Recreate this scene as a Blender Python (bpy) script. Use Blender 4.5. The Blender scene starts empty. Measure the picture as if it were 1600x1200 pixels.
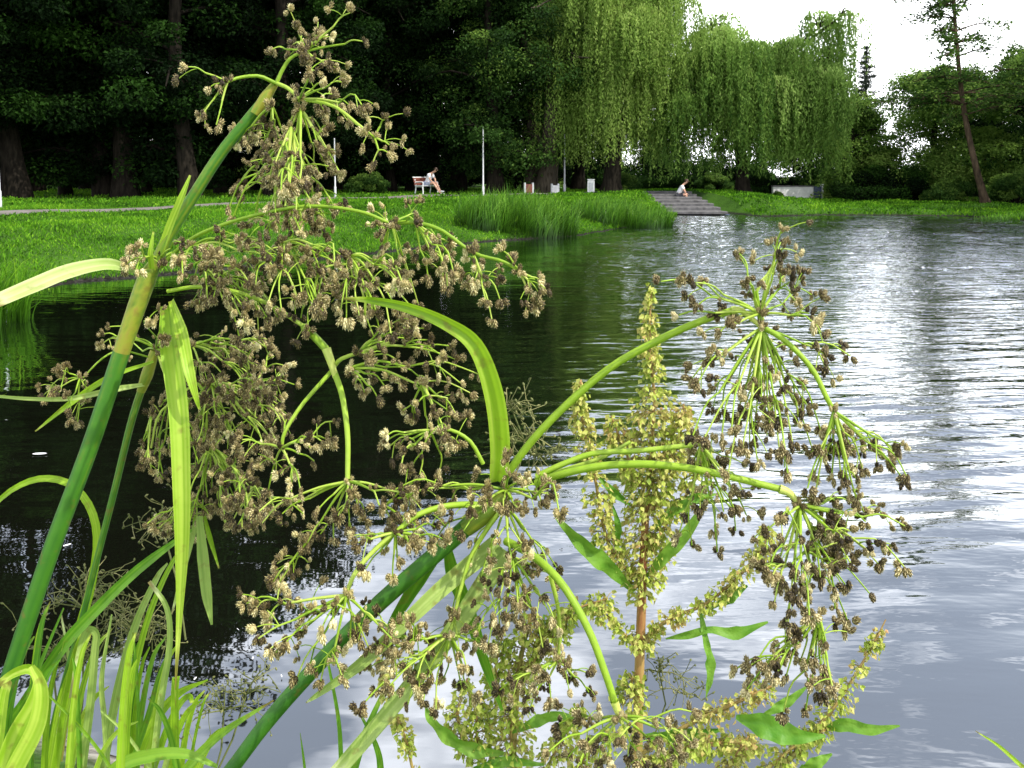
import bpy, math, random
import numpy as np
R = math.radians
rng = np.random.default_rng(7)
random.seed(7)
scene = bpy.context.scene
COL = scene.collection

# ------------------------------------------------------------------ camera
F = 1331.0; HC = 1.7; PITCH = R(4.5); PY0 = 275 + F * math.tan(PITCH)   # principal point row: verticals stay upright as in the photo
CAM = np.array([0, 0, HC]); cp, sp = math.cos(PITCH), math.sin(PITCH)
FWD = np.array([0, cp, -sp]); UP = np.array([0, sp, cp]); RT = np.array([1.0, 0, 0])
def P(px, py, d):
    """world point seen at photo pixel (px,py) at depth d metres"""
    return CAM + d * (FWD + (px - 800) / F * RT + (PY0 - py) / F * UP)
def G(px, py, z=0.0):
    v = FWD + (px - 800) / F * RT + (PY0 - py) / F * UP
    t = (z - HC) / v[2]
    return CAM + t * v
def X(px, Y, z=0.7):
    return (px - 800) / F * (Y * cp + (HC - z) * sp)

cam_d = bpy.data.cameras.new('camera'); cam = bpy.data.objects.new('camera', cam_d); COL.objects.link(cam)
cam.location = CAM; cam.rotation_euler = (math.pi / 2 - PITCH, 0, 0)
cam_d.sensor_width = 36; cam_d.lens = 36 * F / 1600; cam_d.shift_y = -(600 - PY0) / 1600; cam_d.clip_start = 0.02; cam_d.clip_end = 3000
scene.camera = cam
scene.view_settings.view_transform = 'Standard'; scene.view_settings.look = 'None'
scene.view_settings.exposure = 0; scene.view_settings.gamma = 1
scene.cycles.max_bounces = 6; scene.cycles.diffuse_bounces = 2; scene.cycles.glossy_bounces = 3
scene.cycles.transmission_bounces = 3; scene.cycles.sample_clamp_indirect = 4.0
scene.cycles.caustics_reflective = False; scene.cycles.caustics_refractive = False

# ------------------------------------------------------------------ light
SUN_AZ, SUN_EL = R(122), R(52)          # azimuth clockwise from +Y
sd = bpy.data.lights.new('sun', 'SUN'); sd.energy = 5.0; sd.angle = R(0.5); sd.color = (1, 0.95, 0.84)
so = bpy.data.objects.new('sun', sd); COL.objects.link(so)
so.rotation_euler = (math.pi / 2 - SUN_EL, 0, math.pi - SUN_AZ); so.location = (0, 0, 40)

w = bpy.data.worlds.new('World'); scene.world = w; w.use_nodes = True
nt = w.node_tree; N = nt.nodes; L = nt.links
bg = N['Background']; bg.inputs['Strength'].default_value = 0.145
sky = N.new('ShaderNodeTexSky'); sky.sky_type = 'NISHITA'; sky.sun_disc = False
sky.sun_elevation = SUN_EL; sky.sun_rotation = SUN_AZ; sky.air_density = 1.2; sky.dust_density = 2.5
tc = N.new('ShaderNodeTexCoord'); mp = N.new('ShaderNodeMapping'); mp.inputs['Scale'].default_value = (1, 1, 2.6)
L.new(tc.outputs['Generated'], mp.inputs['Vector'])
nz = N.new('ShaderNodeTexNoise'); nz.inputs['Scale'].default_value = 4.2; nz.inputs['Detail'].default_value = 4; nz.inputs['Roughness'].default_value = 0.58
L.new(mp.outputs[0], nz.inputs['Vector'])
rp = N.new('ShaderNodeValToRGB'); rp.color_ramp.elements[0].position = 0.44; rp.color_ramp.elements[1].position = 0.66
L.new(nz.outputs['Fac'], rp.inputs['Fac'])
sx = N.new('ShaderNodeSeparateXYZ'); L.new(tc.outputs['Generated'], sx.inputs[0])
mr = N.new('ShaderNodeMapRange'); mr.inputs['From Min'].default_value = 0.20; mr.inputs['From Max'].default_value = 0.44
mr.inputs['To Min'].default_value = 1.0; mr.inputs['To Max'].default_value = 0.22; mr.interpolation_type = 'SMOOTHSTEP'
L.new(sx.outputs['Z'], mr.inputs['Value'])
mx = N.new('ShaderNodeMath'); mx.operation = 'MAXIMUM'; L.new(rp.outputs['Color'], mx.inputs[0]); L.new(mr.outputs[0], mx.inputs[1])
cm = N.new('ShaderNodeMix'); cm.data_type = 'RGBA'; 
lo = N.new('ShaderNodeMix'); lo.data_type = 'RGBA'; lo.inputs['A'].default_value = (13, 13.3, 14.2, 1); lo.inputs['B'].default_value = (23, 23.4, 24, 1); L.new(mr.outputs[0], lo.inputs['Factor']); L.new(lo.outputs['Result'], cm.inputs['B'])
L.new(mx.outputs[0], cm.inputs['Factor']); L.new(sky.outputs[0], cm.inputs['A']); L.new(cm.outputs['Result'], bg.inputs['Color'])

# ------------------------------------------------------------------ materials
def newmat(name):
    m = bpy.data.materials.new(name); m.use_nodes = True
    t = m.node_tree; t.nodes.clear(); out = t.nodes.new('ShaderNodeOutputMaterial'); return m, t, out
def rgba(c): return (c[0], c[1], c[2], 1)
def leafmat(name, stops, transl=0.35, rough=0.5, noise=0.0, nscale=60, spec=0.35, bump=0.0, spots=0.0):
    """colour from the per-vertex 'tint' through a ramp; diffuse + translucent"""
    m, t, out = newmat(name); n = t.nodes; l = t.links
    at = n.new('ShaderNodeAttribute'); at.attribute_name = 'tint'
    src = at.outputs['Fac']
    if noise:
        g = n.new('ShaderNodeNewGeometry'); tx = n.new('ShaderNodeTexNoise'); tx.inputs['Scale'].default_value = nscale; tx.inputs['Detail'].default_value = 4
        l.new(g.outputs['Position'], tx.inputs['Vector'])
        a = n.new('ShaderNodeMath'); a.operation = 'MULTIPLY_ADD'; a.inputs[1].default_value = noise
        l.new(tx.outputs['Fac'], a.inputs[0]); 
        b = n.new('ShaderNodeMath'); b.operation = 'SUBTRACT'; b.inputs[1].default_value = noise * 0.5
        l.new(src, b.inputs[0]); l.new(b.outputs[0], a.inputs[2]); src = a.outputs[0]
    r = n.new('ShaderNodeValToRGB'); cr = r.color_ramp
    cr.elements[0].color = rgba(stops[0]); cr.elements[1].color = rgba(stops[-1])
    for i, c in enumerate(stops[1:-1]):
        e = cr.elements.new((i + 1) / (len(stops) - 1)); e.color = rgba(c)
    l.new(src, r.inputs['Fac'])
    b = n.new('ShaderNodeBsdfPrincipled'); b.inputs['Roughness'].default_value = rough; b.inputs['Specular IOR Level'].default_value = spec
    col = r.outputs['Color']
    if spots:   # small brown blemishes and dry patches
        g3 = n.new('ShaderNodeNewGeometry'); t3 = n.new('ShaderNodeTexNoise'); t3.inputs['Scale'].default_value = 130; t3.inputs['Detail'].default_value = 5; l.new(g3.outputs['Position'], t3.inputs['Vector'])
        q = n.new('ShaderNodeMapRange'); q.inputs['From Min'].default_value = .60; q.inputs['From Max'].default_value = .72; q.inputs['To Max'].default_value = spots; l.new(t3.outputs['Fac'], q.inputs['Value'])
        dq = n.new('ShaderNodeMapRange'); dq.inputs['From Min'].default_value = 1.15; dq.inputs['From Max'].default_value = 1.6; l.new(at.outputs['Fac'], dq.inputs['Value']); dm = n.new('ShaderNodeMath'); dm.operation = 'MAXIMUM'; l.new(q.outputs[0], dm.inputs[0]); l.new(dq.outputs[0], dm.inputs[1])
        mxx = n.new('ShaderNodeMix'); mxx.data_type = 'RGBA'; mxx.inputs['B'].default_value = (.20, .12, .03, 1); l.new(dm.outputs[0], mxx.inputs['Factor']); l.new(col, mxx.inputs['A']); col = mxx.outputs['Result']
    l.new(col, b.inputs['Base Color'])
    if bump:
        g2 = n.new('ShaderNodeNewGeometry'); t2 = n.new('ShaderNodeTexNoise'); t2.inputs['Scale'].default_value = nscale * 2
        l.new(g2.outputs['Position'], t2.inputs['Vector'])
        bp = n.new('ShaderNodeBump'); bp.inputs['Distance'].default_value = bump; l.new(t2.outputs['Fac'], bp.inputs['Height']); l.new(bp.outputs[0], b.inputs['Normal'])
    if transl:
        tr = n.new('ShaderNodeBsdfTranslucent'); l.new(r.outputs['Color'], tr.inputs['Color'])
        ms = n.new('ShaderNodeMixShader'); ms.inputs[0].default_value = transl
        l.new(b.outputs[0], ms.inputs[1]); l.new(tr.outputs[0], ms.inputs[2]); l.new(ms.outputs[0], out.inputs[0])
    else:
        l.new(b.outputs[0], out.inputs[0])
    return m
def solidmat(name, c1, c2, scale=20, rough=0.7, bump=0.0, metal=0.0, stretch=(1, 1, 1), spec=.5):
    m, t, out = newmat(name); n = t.nodes; l = t.links
    g = n.new('ShaderNodeTexCoord'); mp = n.new('ShaderNodeMapping'); mp.inputs['Scale'].default_value = stretch
    l.new(g.outputs['Object'], mp.inputs[0])
    tx = n.new('ShaderNodeTexNoise'); tx.inputs['Scale'].default_value = scale; tx.inputs['Detail'].default_value = 6; l.new(mp.outputs[0], tx.inputs['Vector'])
    r = n.new('ShaderNodeValToRGB'); r.color_ramp.elements[0].position = 0.3; r.color_ramp.elements[1].position = 0.7
    r.color_ramp.elements[0].color = rgba(c1); r.color_ramp.elements[1].color = rgba(c2); l.new(tx.outputs['Fac'], r.inputs['Fac'])
    b = n.new('ShaderNodeBsdfPrincipled'); b.inputs['Roughness'].default_value = rough; b.inputs['Metallic'].default_value = metal; b.inputs['Specular IOR Level'].default_value = spec
    l.new(r.outputs['Color'], b.inputs['Base Color'])
    if bump:
        bp = n.new('ShaderNodeBump'); bp.inputs['Distance'].default_value = bump; l.new(tx.outputs['Fac'], bp.inputs['Height']); l.new(bp.outputs[0], b.inputs['Normal'])
    l.new(b.outputs[0], out.inputs[0]); return m

M = {}
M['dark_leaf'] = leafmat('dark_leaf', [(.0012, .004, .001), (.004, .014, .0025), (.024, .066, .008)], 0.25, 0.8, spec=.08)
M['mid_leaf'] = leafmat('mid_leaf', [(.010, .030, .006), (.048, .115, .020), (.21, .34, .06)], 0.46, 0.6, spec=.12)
M['sunlit_leaf'] = leafmat('sunlit_leaf', [(.03, .07, .012), (.09, .17, .03), (.20, .30, .06)], 0.4)  # brighter green puts sunlight into the leaf colour of shaded glade bushes
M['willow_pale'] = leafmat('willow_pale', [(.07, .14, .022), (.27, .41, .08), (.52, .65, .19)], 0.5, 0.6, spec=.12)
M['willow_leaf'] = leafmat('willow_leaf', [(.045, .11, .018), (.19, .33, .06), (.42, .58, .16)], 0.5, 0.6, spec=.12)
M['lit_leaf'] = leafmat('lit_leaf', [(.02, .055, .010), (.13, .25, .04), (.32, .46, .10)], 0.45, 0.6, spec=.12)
M['spruce_leaf'] = leafmat('spruce_leaf', [(.006, .014, .008), (.018, .034, .018), (.04, .07, .035)], 0.15)
M['reed'] = leafmat('reed', [(.012, .04, .005), (.09, .25, .015), (.26, .48, .05)], 0.4, 0.45)
M['grass'] = leafmat('grass', [(.025, .08, .006), (.10, .28, .012), (.26, .48, .03)], 0.4, 0.6, spec=.1)
M['bark'] = solidmat('bark', (.006, .005, .004), (.024, .020, .015), 9, 0.9, 0.05, stretch=(1, 1, .25), spec=.06)
M['bark_pale'] = solidmat('bark_pale', (.02, .017, .013), (.09, .075, .055), 9, 0.9, 0.05, stretch=(1, 1, .25), spec=.06)
M['bark_warm'] = solidmat('bark_warm', (.035, .026, .018), (.12, .085, .055), 9, 0.9, 0.05, stretch=(1, 1, .25), spec=.06)
# foreground plants
M['stem_green'] = leafmat('stem_green', [(.020, .110, .008), (.060, .210, .012), (.300, .340, .030), (.34, .20, .05)], 0.15, 0.58, 0.25, 90, 0.45, 0.0003, 0.5)
M['blade'] = leafmat('blade', [(.08, .22, .010), (.31, .53, .022), (.60, .74, .12)], 0.45, 0.5, 0.22, 70, 0.45, 0.0005, 0.75)
M['blade_pale'] = leafmat('blade_pale', [(.20, .34, .06), (.42, .56, .14), (.66, .74, .34)], 0.4, 0.5, 0.2, 70, 0.45, 0.0005, 0.75)
M['blade_dark'] = leafmat('blade_dark', [(.04, .14, .008), (.11, .30, .014), (.26, .45, .04)], 0.4, 0.5, 0.2, 70, 0.45, 0.0005, 0.75)
M['ray'] = leafmat('ray', [(.09, .21, .012), (.32, .50, .035), (.62, .70, .17)], 0.2, 0.45, 0.3, 200)
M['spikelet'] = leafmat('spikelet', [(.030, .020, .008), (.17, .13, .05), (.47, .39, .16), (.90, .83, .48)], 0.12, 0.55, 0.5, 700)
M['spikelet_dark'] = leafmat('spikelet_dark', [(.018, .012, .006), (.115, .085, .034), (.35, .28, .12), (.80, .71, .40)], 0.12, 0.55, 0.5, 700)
M['dock_seed'] = leafmat('dock_seed', [(.13, .23, .02), (.42, .53, .07), (.62, .60, .18), (.55, .32, .15)], 0.35, 0.5, 0.25, 500)
M['dock_leaf'] = leafmat('dock_leaf', [(.03, .12, .012), (.085, .26, .018), (.28, .46, .06)], 0.35, 0.5, 0.5, 90, 0.3, 0.001)
M['dock_stem'] = leafmat('dock_stem', [(.20, .26, .05), (.40, .26, .09), (.34, .10, .05)], 0.1, 0.45, 0.4, 80)
M['dry'] = leafmat('dry', [(.07, .09, .025), (.17, .19, .06), (.32, .31, .13)], 0.2, 0.6)
# street things
M['white_paint'] = solidmat('white_paint', (.66, .67, .68), (.82, .82, .82), 12, 0.45)
M['grey_paint'] = solidmat('grey_paint', (.40, .42, .44), (.60, .62, .63), 12, 0.5)
M['red_wood'] = solidmat('red_wood', (.12, .035, .022), (.24, .075, .05), 10, 0.55, stretch=(1, 6, 6))
M['concrete'] = solidmat('concrete', (.055, .053, .056), (.15, .146, .15), 5, 0.9, 0.01)
M['pale_wall'] = solidmat('pale_wall', (.58, .58, .59), (.78, .78, .78), 4, 0.8)
M['dark_panel'] = solidmat('dark_panel', (.02, .03, .08), (.10, .13, .22), 8, 0.5)
M['skin'] = solidmat('skin', (.50, .28, .19), (.60, .35, .25), 8, 0.5)
M['white_cloth'] = solidmat('white_cloth', (.74, .74, .80), (.86, .86, .88), 14, 0.8, .004)
M['blue_cloth'] = solidmat('blue_cloth', (.28, .32, .42), (.40, .44, .55), 14, 0.8)
M['dark_cloth'] = solidmat('dark_cloth', (.02, .02, .03), (.05, .05, .06), 14, 0.8)
M['hair'] = solidmat('hair', (.03, .017, .01), (.07, .04, .025), 30, 0.6)
M['rubber'] = solidmat('rubber', (.015, .015, .015), (.03, .03, .03), 20, 0.8)
M['car_paint'] = solidmat('car_paint', (.60, .64, .70), (.68, .72, .78), 2, 0.25)
M['glass'] = solidmat('glass', (.02, .025, .03), (.05, .06, .07), 2, 0.08)
M['lamp_glass'] = solidmat('lamp_glass', (.7, .7, .65), (.8, .8, .75), 3, 0.2)
M['facade'] = solidmat('facade', (.62, .60, .56), (.74, .72, .68), 1.5, 0.8)

def ground_mat():
    m, t, out = newmat('ground'); n = t.nodes; l = t.links
    g = n.new('ShaderNodeNewGeometry'); s = n.new('ShaderNodeSeparateXYZ'); l.new(g.outputs['Position'], s.inputs[0])
    n1 = n.new('ShaderNodeTexNoise'); n1.inputs['Scale'].default_value = 0.7; n1.inputs['Detail'].default_value = 8
    l.new(g.outputs['Position'], n1.inputs['Vector'])
    n2 = n.new('ShaderNodeTexNoise'); n2.inputs['Scale'].default_value = 14; n2.inputs['Detail'].default_value = 6; l.new(g.outputs['Position'], n2.inputs['Vector'])
    r = n.new('ShaderNodeValToRGB'); r.color_ramp.elements[0].position = .3; r.color_ramp.elements[1].position = .72
    r.color_ramp.elements[0].color = (.018, .055, .007, 1); r.color_ramp.elements[1].color = (.075, .17, .018, 1)
    ad = n.new('ShaderNodeMath'); ad.operation = 'ADD'; l.new(n1.outputs['Fac'], ad.inputs[0]); l.new(n2.outputs['Fac'], ad.inputs[1])
    hf = n.new('ShaderNodeMath'); hf.operation = 'MULTIPLY'; hf.inputs[1].default_value = .5; l.new(ad.outputs[0], hf.inputs[0]); l.new(hf.outputs[0], r.inputs['Fac'])
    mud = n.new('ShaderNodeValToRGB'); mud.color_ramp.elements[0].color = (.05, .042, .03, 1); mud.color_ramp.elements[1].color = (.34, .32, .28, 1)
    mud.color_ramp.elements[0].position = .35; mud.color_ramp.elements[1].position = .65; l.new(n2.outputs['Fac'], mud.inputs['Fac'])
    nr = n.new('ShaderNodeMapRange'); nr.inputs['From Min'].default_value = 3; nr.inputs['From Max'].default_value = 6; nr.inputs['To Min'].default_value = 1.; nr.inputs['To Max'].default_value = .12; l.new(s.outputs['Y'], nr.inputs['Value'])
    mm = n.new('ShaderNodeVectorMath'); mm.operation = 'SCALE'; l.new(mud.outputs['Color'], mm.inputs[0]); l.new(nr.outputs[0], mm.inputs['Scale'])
    k = n.new('ShaderNodeMapRange'); k.inputs['From Min'].default_value = .02; k.inputs['From Max'].default_value = .10; l.new(s.outputs['Z'], k.inputs['Value'])
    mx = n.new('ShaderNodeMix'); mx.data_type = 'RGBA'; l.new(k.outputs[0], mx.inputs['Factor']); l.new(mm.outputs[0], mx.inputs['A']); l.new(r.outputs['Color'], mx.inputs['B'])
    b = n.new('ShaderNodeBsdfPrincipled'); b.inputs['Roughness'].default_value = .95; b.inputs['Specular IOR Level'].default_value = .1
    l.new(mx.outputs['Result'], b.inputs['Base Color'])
    bp = n.new('ShaderNodeBump'); bp.inputs['Distance'].default_value = .06; l.new(n2.outputs['Fac'], bp.inputs['Height']); l.new(bp.outputs[0], b.inputs['Normal'])
    l.new(b.outputs[0], out.inputs[0]); return m
M['ground'] = ground_mat()
M['path'] = solidmat('path', (.10, .09, .08), (.20, .18, .16), 3, .95, .01)

def water_mat():
    m, t, out = newmat('water'); n = t.nodes; l = t.links
    def mth(op, a, b=None, c=None, clamp=False):
        x = n.new('ShaderNodeMath'); x.operation = op; x.use_clamp = clamp
        for i, v in enumerate((a, b, c)):
            if v is None: continue
            if isinstance(v, (int, float)): x.inputs[i].default_value = v
            else: l.new(v, x.inputs[i])
        return x.outputs[0]
    g = n.new('ShaderNodeNewGeometry'); pos = g.outputs['Position']
    s = n.new('ShaderNodeSeparateXYZ'); l.new(pos, s.inputs[0])
    def noise(rot, sc, scale, detail=2, rough=.5, dist=0):
        mp = n.new('ShaderNodeMapping'); mp.inputs['Rotation'].default_value = (0, 0, rot); mp.inputs['Scale'].default_value = sc
        l.new(pos, mp.inputs[0]); tx = n.new('ShaderNodeTexNoise'); tx.inputs['Scale'].default_value = scale
        tx.inputs['Detail'].default_value = detail; tx.inputs['Roughness'].default_value = rough; tx.inputs['Distortion'].default_value = dist
        l.new(mp.outputs[0], tx.inputs['Vector']); return tx.outputs['Fac']
    swell = noise(R(10), (.45, 1.5, 1), 1.5, 2)
    rip = noise(R(14), (.7, 3.0, 1), 1.9, 3, .55, .35)
    rip2 = noise(R(24), (.9, 2.6, 1), 4.2, 2)
    fine = noise(R(-8), (1.0, 2.2, 1), 11, 2)
    patch = noise(R(5), (.16, .22, 1), 1.0, 3)
    # wind reaches the middle and right of the pond; the bank on the left is sheltered
    def mapr(v, a, b, c=0., d=1.):
        x = n.new('ShaderNodeMapRange'); x.interpolation_type = 'SMOOTHSTEP'
        for i, k in zip(('From Min', 'From Max', 'To Min', 'To Max'), (a, b, c, d)): x.inputs[i].default_value = k
        l.new(v, x.inputs['Value']); return x.outputs[0]
    e = mth('MULTIPLY_ADD', s.outputs['Y'], -.10, s.outputs['X'])       # x - .1 y
    wx = mapr(e, -.9, 1.5, .13, 1.)
    wy = mapr(s.outputs['Y'], 3.0, 5.6, .12, 1.)
    wp = mapr(patch, .30, .55, .55, 1.)
    wind = mth('MULTIPLY', mth('MULTIPLY', wx, wy), wp)
    h = mth('MULTIPLY', swell, .006)
    h2 = mth('ADD', mth('MULTIPLY', rip, .012), mth('MULTIPLY', rip2, .006))
    h3 = mth('ADD', h2, mth('MULTIPLY', fine, .0022))
    far = mapr(s.outputs['Y'], 6., 20., 1.1, 3.4)
    H = mth('ADD', h, mth('MULTIPLY', h3, mth('MULTIPLY', wind, far)))
    bp = n.new('ShaderNodeBump'); bp.inputs['Strength'].default_value = 1; bp.inputs['Distance'].default_value = 1; l.new(H, bp.inputs['Height'])
    gl = n.new('ShaderNodeBsdfGlossy'); gl.inputs['Roughness'].default_value = .015; gl.inputs['Color'].default_value = (.93, .96, 1, 1); l.new(bp.outputs[0], gl.inputs['Normal'])
    df = n.new('ShaderNodeBsdfDiffuse'); df.inputs['Color'].default_value = (.006, .007, .004, 1)
    fr = n.new('ShaderNodeFresnel'); fr.inputs['IOR'].default_value = 1.40; l.new(bp.outputs[0], fr.inputs['Normal'])
    fac = mth('ADD', mth('MULTIPLY', mth('POWER', fr.outputs[0], .36), 1.0), 0.06, clamp=True)
    ms = n.new('ShaderNodeMixShader'); l.new(fac, ms.inputs[0]); l.new(df.outputs[0], ms.inputs[1]); l.new(gl.outputs[0], ms.inputs[2])
    l.new(ms.outputs[0], out.inputs[0]); return m
M['water'] = water_mat()

# ------------------------------------------------------------------ mesh helpers
class MB:
    """collects quads with a per-vertex tint; builds ONE mesh object"""
    def __init__(s): s.v = []; s.q = []; s.t = []; s.n = 0
    def add(s, v, q, t=.5):
        v = np.asarray(v, float).reshape(-1, 3); q = np.asarray(q, int).reshape(-1, 4)
        s.v.append(v); s.q.append(q + s.n); s.t.append(np.broadcast_to(np.asarray(t, float), (len(v),))); s.n += len(v)
    def mesh(s, name, mat, smooth=False):
        v = np.concatenate(s.v); q = np.concatenate(s.q); t = np.concatenate(s.t)
        me = bpy.data.meshes.new(name); tri = q[:, 2] == q[:, 3]
        ln = np.where(tri, 3, 4); starts = np.concatenate([[0], np.cumsum(ln)[:-1]])
        if tri.any():
            keep = np.ones(q.shape, bool); keep[tri, 3] = False; li = q[keep]
        else: li = q.ravel()
        me.vertices.add(len(v)); me.vertices.foreach_set('co', v.astype(np.float32).ravel())
        me.loops.add(len(li)); me.loops.foreach_set('vertex_index', li.astype(np.int32))
        me.polygons.add(len(q)); me.polygons.foreach_set('loop_start', starts.astype(np.int32))
        me.polygons.foreach_set('use_smooth', np.full(len(q), smooth))
        a = me.attributes.new('tint', 'FLOAT', 'POINT'); a.data.foreach_set('value', np.clip(t, 0, 2).astype(np.float32))
        me.update(calc_edges=True); me.validate(); me.materials.append(M[mat]); return me
    def build(s, name, mat, parent=None, smooth=False, label=None):
        return link(name, s.mesh(name, mat, smooth), parent, label)
def link(name, me, parent=None, label=None):
    o = bpy.data.objects.new(name, me); COL.objects.link(o)
    if parent is not None:
        o.parent = parent
    if label: o['label'] = label
    return o
def tag(o, label=None, cat=None, group=None, kind=None):
    if label: o['label'] = label
    if cat: o['category'] = cat
    if group: o['group'] = group
    if kind: o['kind'] = kind
    return o
def thing(name, label, cat, loc=(0, 0, 0), rz=0, group=None):
    o = bpy.data.objects.new(name, None); COL.objects.link(o); o.location = loc; o.rotation_euler = (0, 0, rz); o.empty_display_size = .2
    return tag(o, label, cat, group)
def copy_thing(src, loc, rz, sc, label, group=None):
    c = src.copy(); COL.objects.link(c); c.location = loc; c.rotation_euler = (0, 0, rz); c.scale = sc if hasattr(sc, '__len__') else (sc,) * 3
    c['label'] = label
    if group: c['group'] = group
    for ch in list(src.children):
        k = ch.copy(); COL.objects.link(k); k.parent = c
        for g in list(ch.children):
            kk = g.copy(); COL.objects.link(kk); kk.parent = k
    return c
def nrm(a): 
    a = np.asarray(a, float); return a / (np.linalg.norm(a, axis=-1, keepdims=True) + 1e-12)
def cr(pts, n):
    """Catmull-Rom through pts, n samples"""
    p = np.asarray(pts, float)
    if len(p) == 2: return p[0] + (p[1] - p[0]) * np.linspace(0, 1, n)[:, None]
    q = np.vstack([2 * p[0] - p[1], p, 2 * p[-1] - p[-2]])
    u = np.linspace(0, len(p) - 1 - 1e-9, n); i = u.astype(int); f = (u - i)[:, None]
    a, b, c, d = q[i], q[i + 1], q[i + 2], q[i + 3]
    return .5 * (2 * b + (c - a) * f + (2 * a - 5 * b + 4 * c - d) * f ** 2 + (3 * b - a - 3 * c + d) * f ** 3)
def tube(mb, pts, rad, sides=6, tint=.5, cap=True, ribs=0.):
    p = np.asarray(pts, float); n = len(p); r = np.broadcast_to(np.asarray(rad, float), (n,)); tn = np.broadcast_to(np.asarray(tint, float), (n,))
    tg = nrm(np.gradient(p, axis=0)); up = np.array([0, 0, 1.]) if abs(tg[0][2]) < .9 else np.array([1., 0, 0])
    u = nrm(np.cross(tg[0], up)); vs = []
    a = np.arange(sides) * 2 * math.pi / sides
    for i in range(n):
        u = nrm(u - tg[i] * np.dot(u, tg[i])); v = np.cross(tg[i], u)
        vs.append(p[i] + r[i] * (np.cos(a)[:, None] * u + np.sin(a)[:, None] * v))
    V = np.concatenate(vs); i = np.arange(n - 1)[:, None] * sides; k = np.arange(sides)[None]; k2 = (k + 1) % sides
    Q = np.stack([i + k, i + k2, i + sides + k2, i + sides + k], -1).reshape(-1, 4)
    T = np.repeat(tn, sides)
    if ribs: T = T + np.tile(rng.uniform(-1, 1, sides), n) * ribs + rng.normal(0, ribs * .3, len(T))
    mb.add(V, Q, T)
def ribbon(mb, pts, width, hint=(0, -1, .3), keel=.18, tint=.5, twist=0., streak=.2, wave=0., cols=7, n=24):
    """strap leaf: cols vertices across, V keel, parallel-vein streaks in the tint"""
    p = cr(pts, n); tg = nrm(np.gradient(p, axis=0)); hint = np.asarray(hint, float)
    wd = np.interp(np.linspace(0, 1, n), np.linspace(0, 1, len(width)), width)
    s = np.linspace(-.5, .5, cols); V = []; T = []
    st = rng.uniform(-1, 1, cols) * streak; tw = np.linspace(0, twist, n) if np.isscalar(twist) else np.interp(np.linspace(0, 1, n), np.linspace(0, 1, len(twist)), twist)
    tn = np.interp(np.linspace(0, 1, n), np.linspace(0, 1, len(tint)), tint) if hasattr(tint, '__len__') else np.full(n, tint)
    ph = rng.uniform(0, 6)
    if rng.uniform() < .6 and not wave: tn = tn + np.clip((np.linspace(0, 1, n) - rng.uniform(.86, .95)) * 14, 0, 1.4)   # dry brown tip
    for i in range(n):
        sd_ = nrm(np.cross(tg[i], hint)); nm = np.cross(sd_, tg[i])
        a = tw[i]; sd2 = sd_ * math.cos(a) + nm * math.sin(a); nm2 = -sd_ * math.sin(a) + nm * math.cos(a)
        wv = wave * wd[i] * (np.sin(i * 1.05 + ph + np.sign(s) * 1.3) * .6 + np.sin(i * .43 + ph * 2 - np.sign(s)) * .6) * np.abs(s) * 2
        V.append(p[i] + np.outer(s * wd[i], sd2) + np.outer(np.abs(s) * wd[i] * keel * 2 + wv, nm2)); T.append(tn[i] + st)
    V = np.concatenate(V); i = np.arange(n - 1)[:, None] * cols; k = np.arange(cols - 1)[None]
    Q = np.stack([i + k, i + k + 1, i + cols + k + 1, i + cols + k], -1).reshape(-1, 4)
    mb.add(V, Q, np.concatenate(T))
def box(mb, c, s, rz=0, tint=.5, bev=0.):
    hx, hy, hz = s[0] / 2, s[1] / 2, s[2] / 2; ca, sa = math.cos(rz), math.sin(rz)
    if bev <= 0: bev = min(s) * .06
    b = bev
    V = []
    for z, ins in ((-hz, b), (-hz + b, 0), (hz - b, 0), (hz, b)):
        for x_, y_ in ((-1, -1), (1, -1), (1, 1), (-1, 1)):
            V.append((x_ * (hx - ins), y_ * (hy - ins), z))
    V = np.array(V); V = np.stack([V[:, 0] * ca - V[:, 1] * sa, V[:, 0] * sa + V[:, 1] * ca, V[:, 2]], 1) + np.array(c)
    Q = [(3, 2, 1, 0), (12, 13, 14, 15)]
    for k in range(3):
        for j in range(4):
            j2 = (j + 1) % 4; Q.append((k * 4 + j, k * 4 + j2, k * 4 + 4 + j2, k * 4 + 4 + j))
    mb.add(V, Q, tint)
def leaves(mb, c, nrmv, axis, length, width, tint, curl=.15):
    """leaf-shaped rhombi folded along the midrib (two quads-as-triangles joined: base, side, tip, side)"""
    c = np.asarray(c); ax = nrm(axis); sd_ = nrm(np.cross(nrmv, ax)); up = np.cross(ax, sd_)
    length = np.asarray(length)[:, None]; width = np.asarray(width)[:, None]
    b = c - ax * length * .5; t = c + ax * length * .5 - up * length * curl
    l_ = c + sd_ * width * .5 + up * width * .18 - ax * length * .06; r_ = c - sd_ * width * .5 + up * width * .18 - ax * length * .06
    V = np.stack([b, r_, t, l_], 1).reshape(-1, 3); Q = np.arange(len(c) * 4).reshape(-1, 4)
    mb.add(V, Q, np.repeat(tint, 4))
def rdir(n): return nrm(rng.normal(size=(n, 3)))

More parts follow.
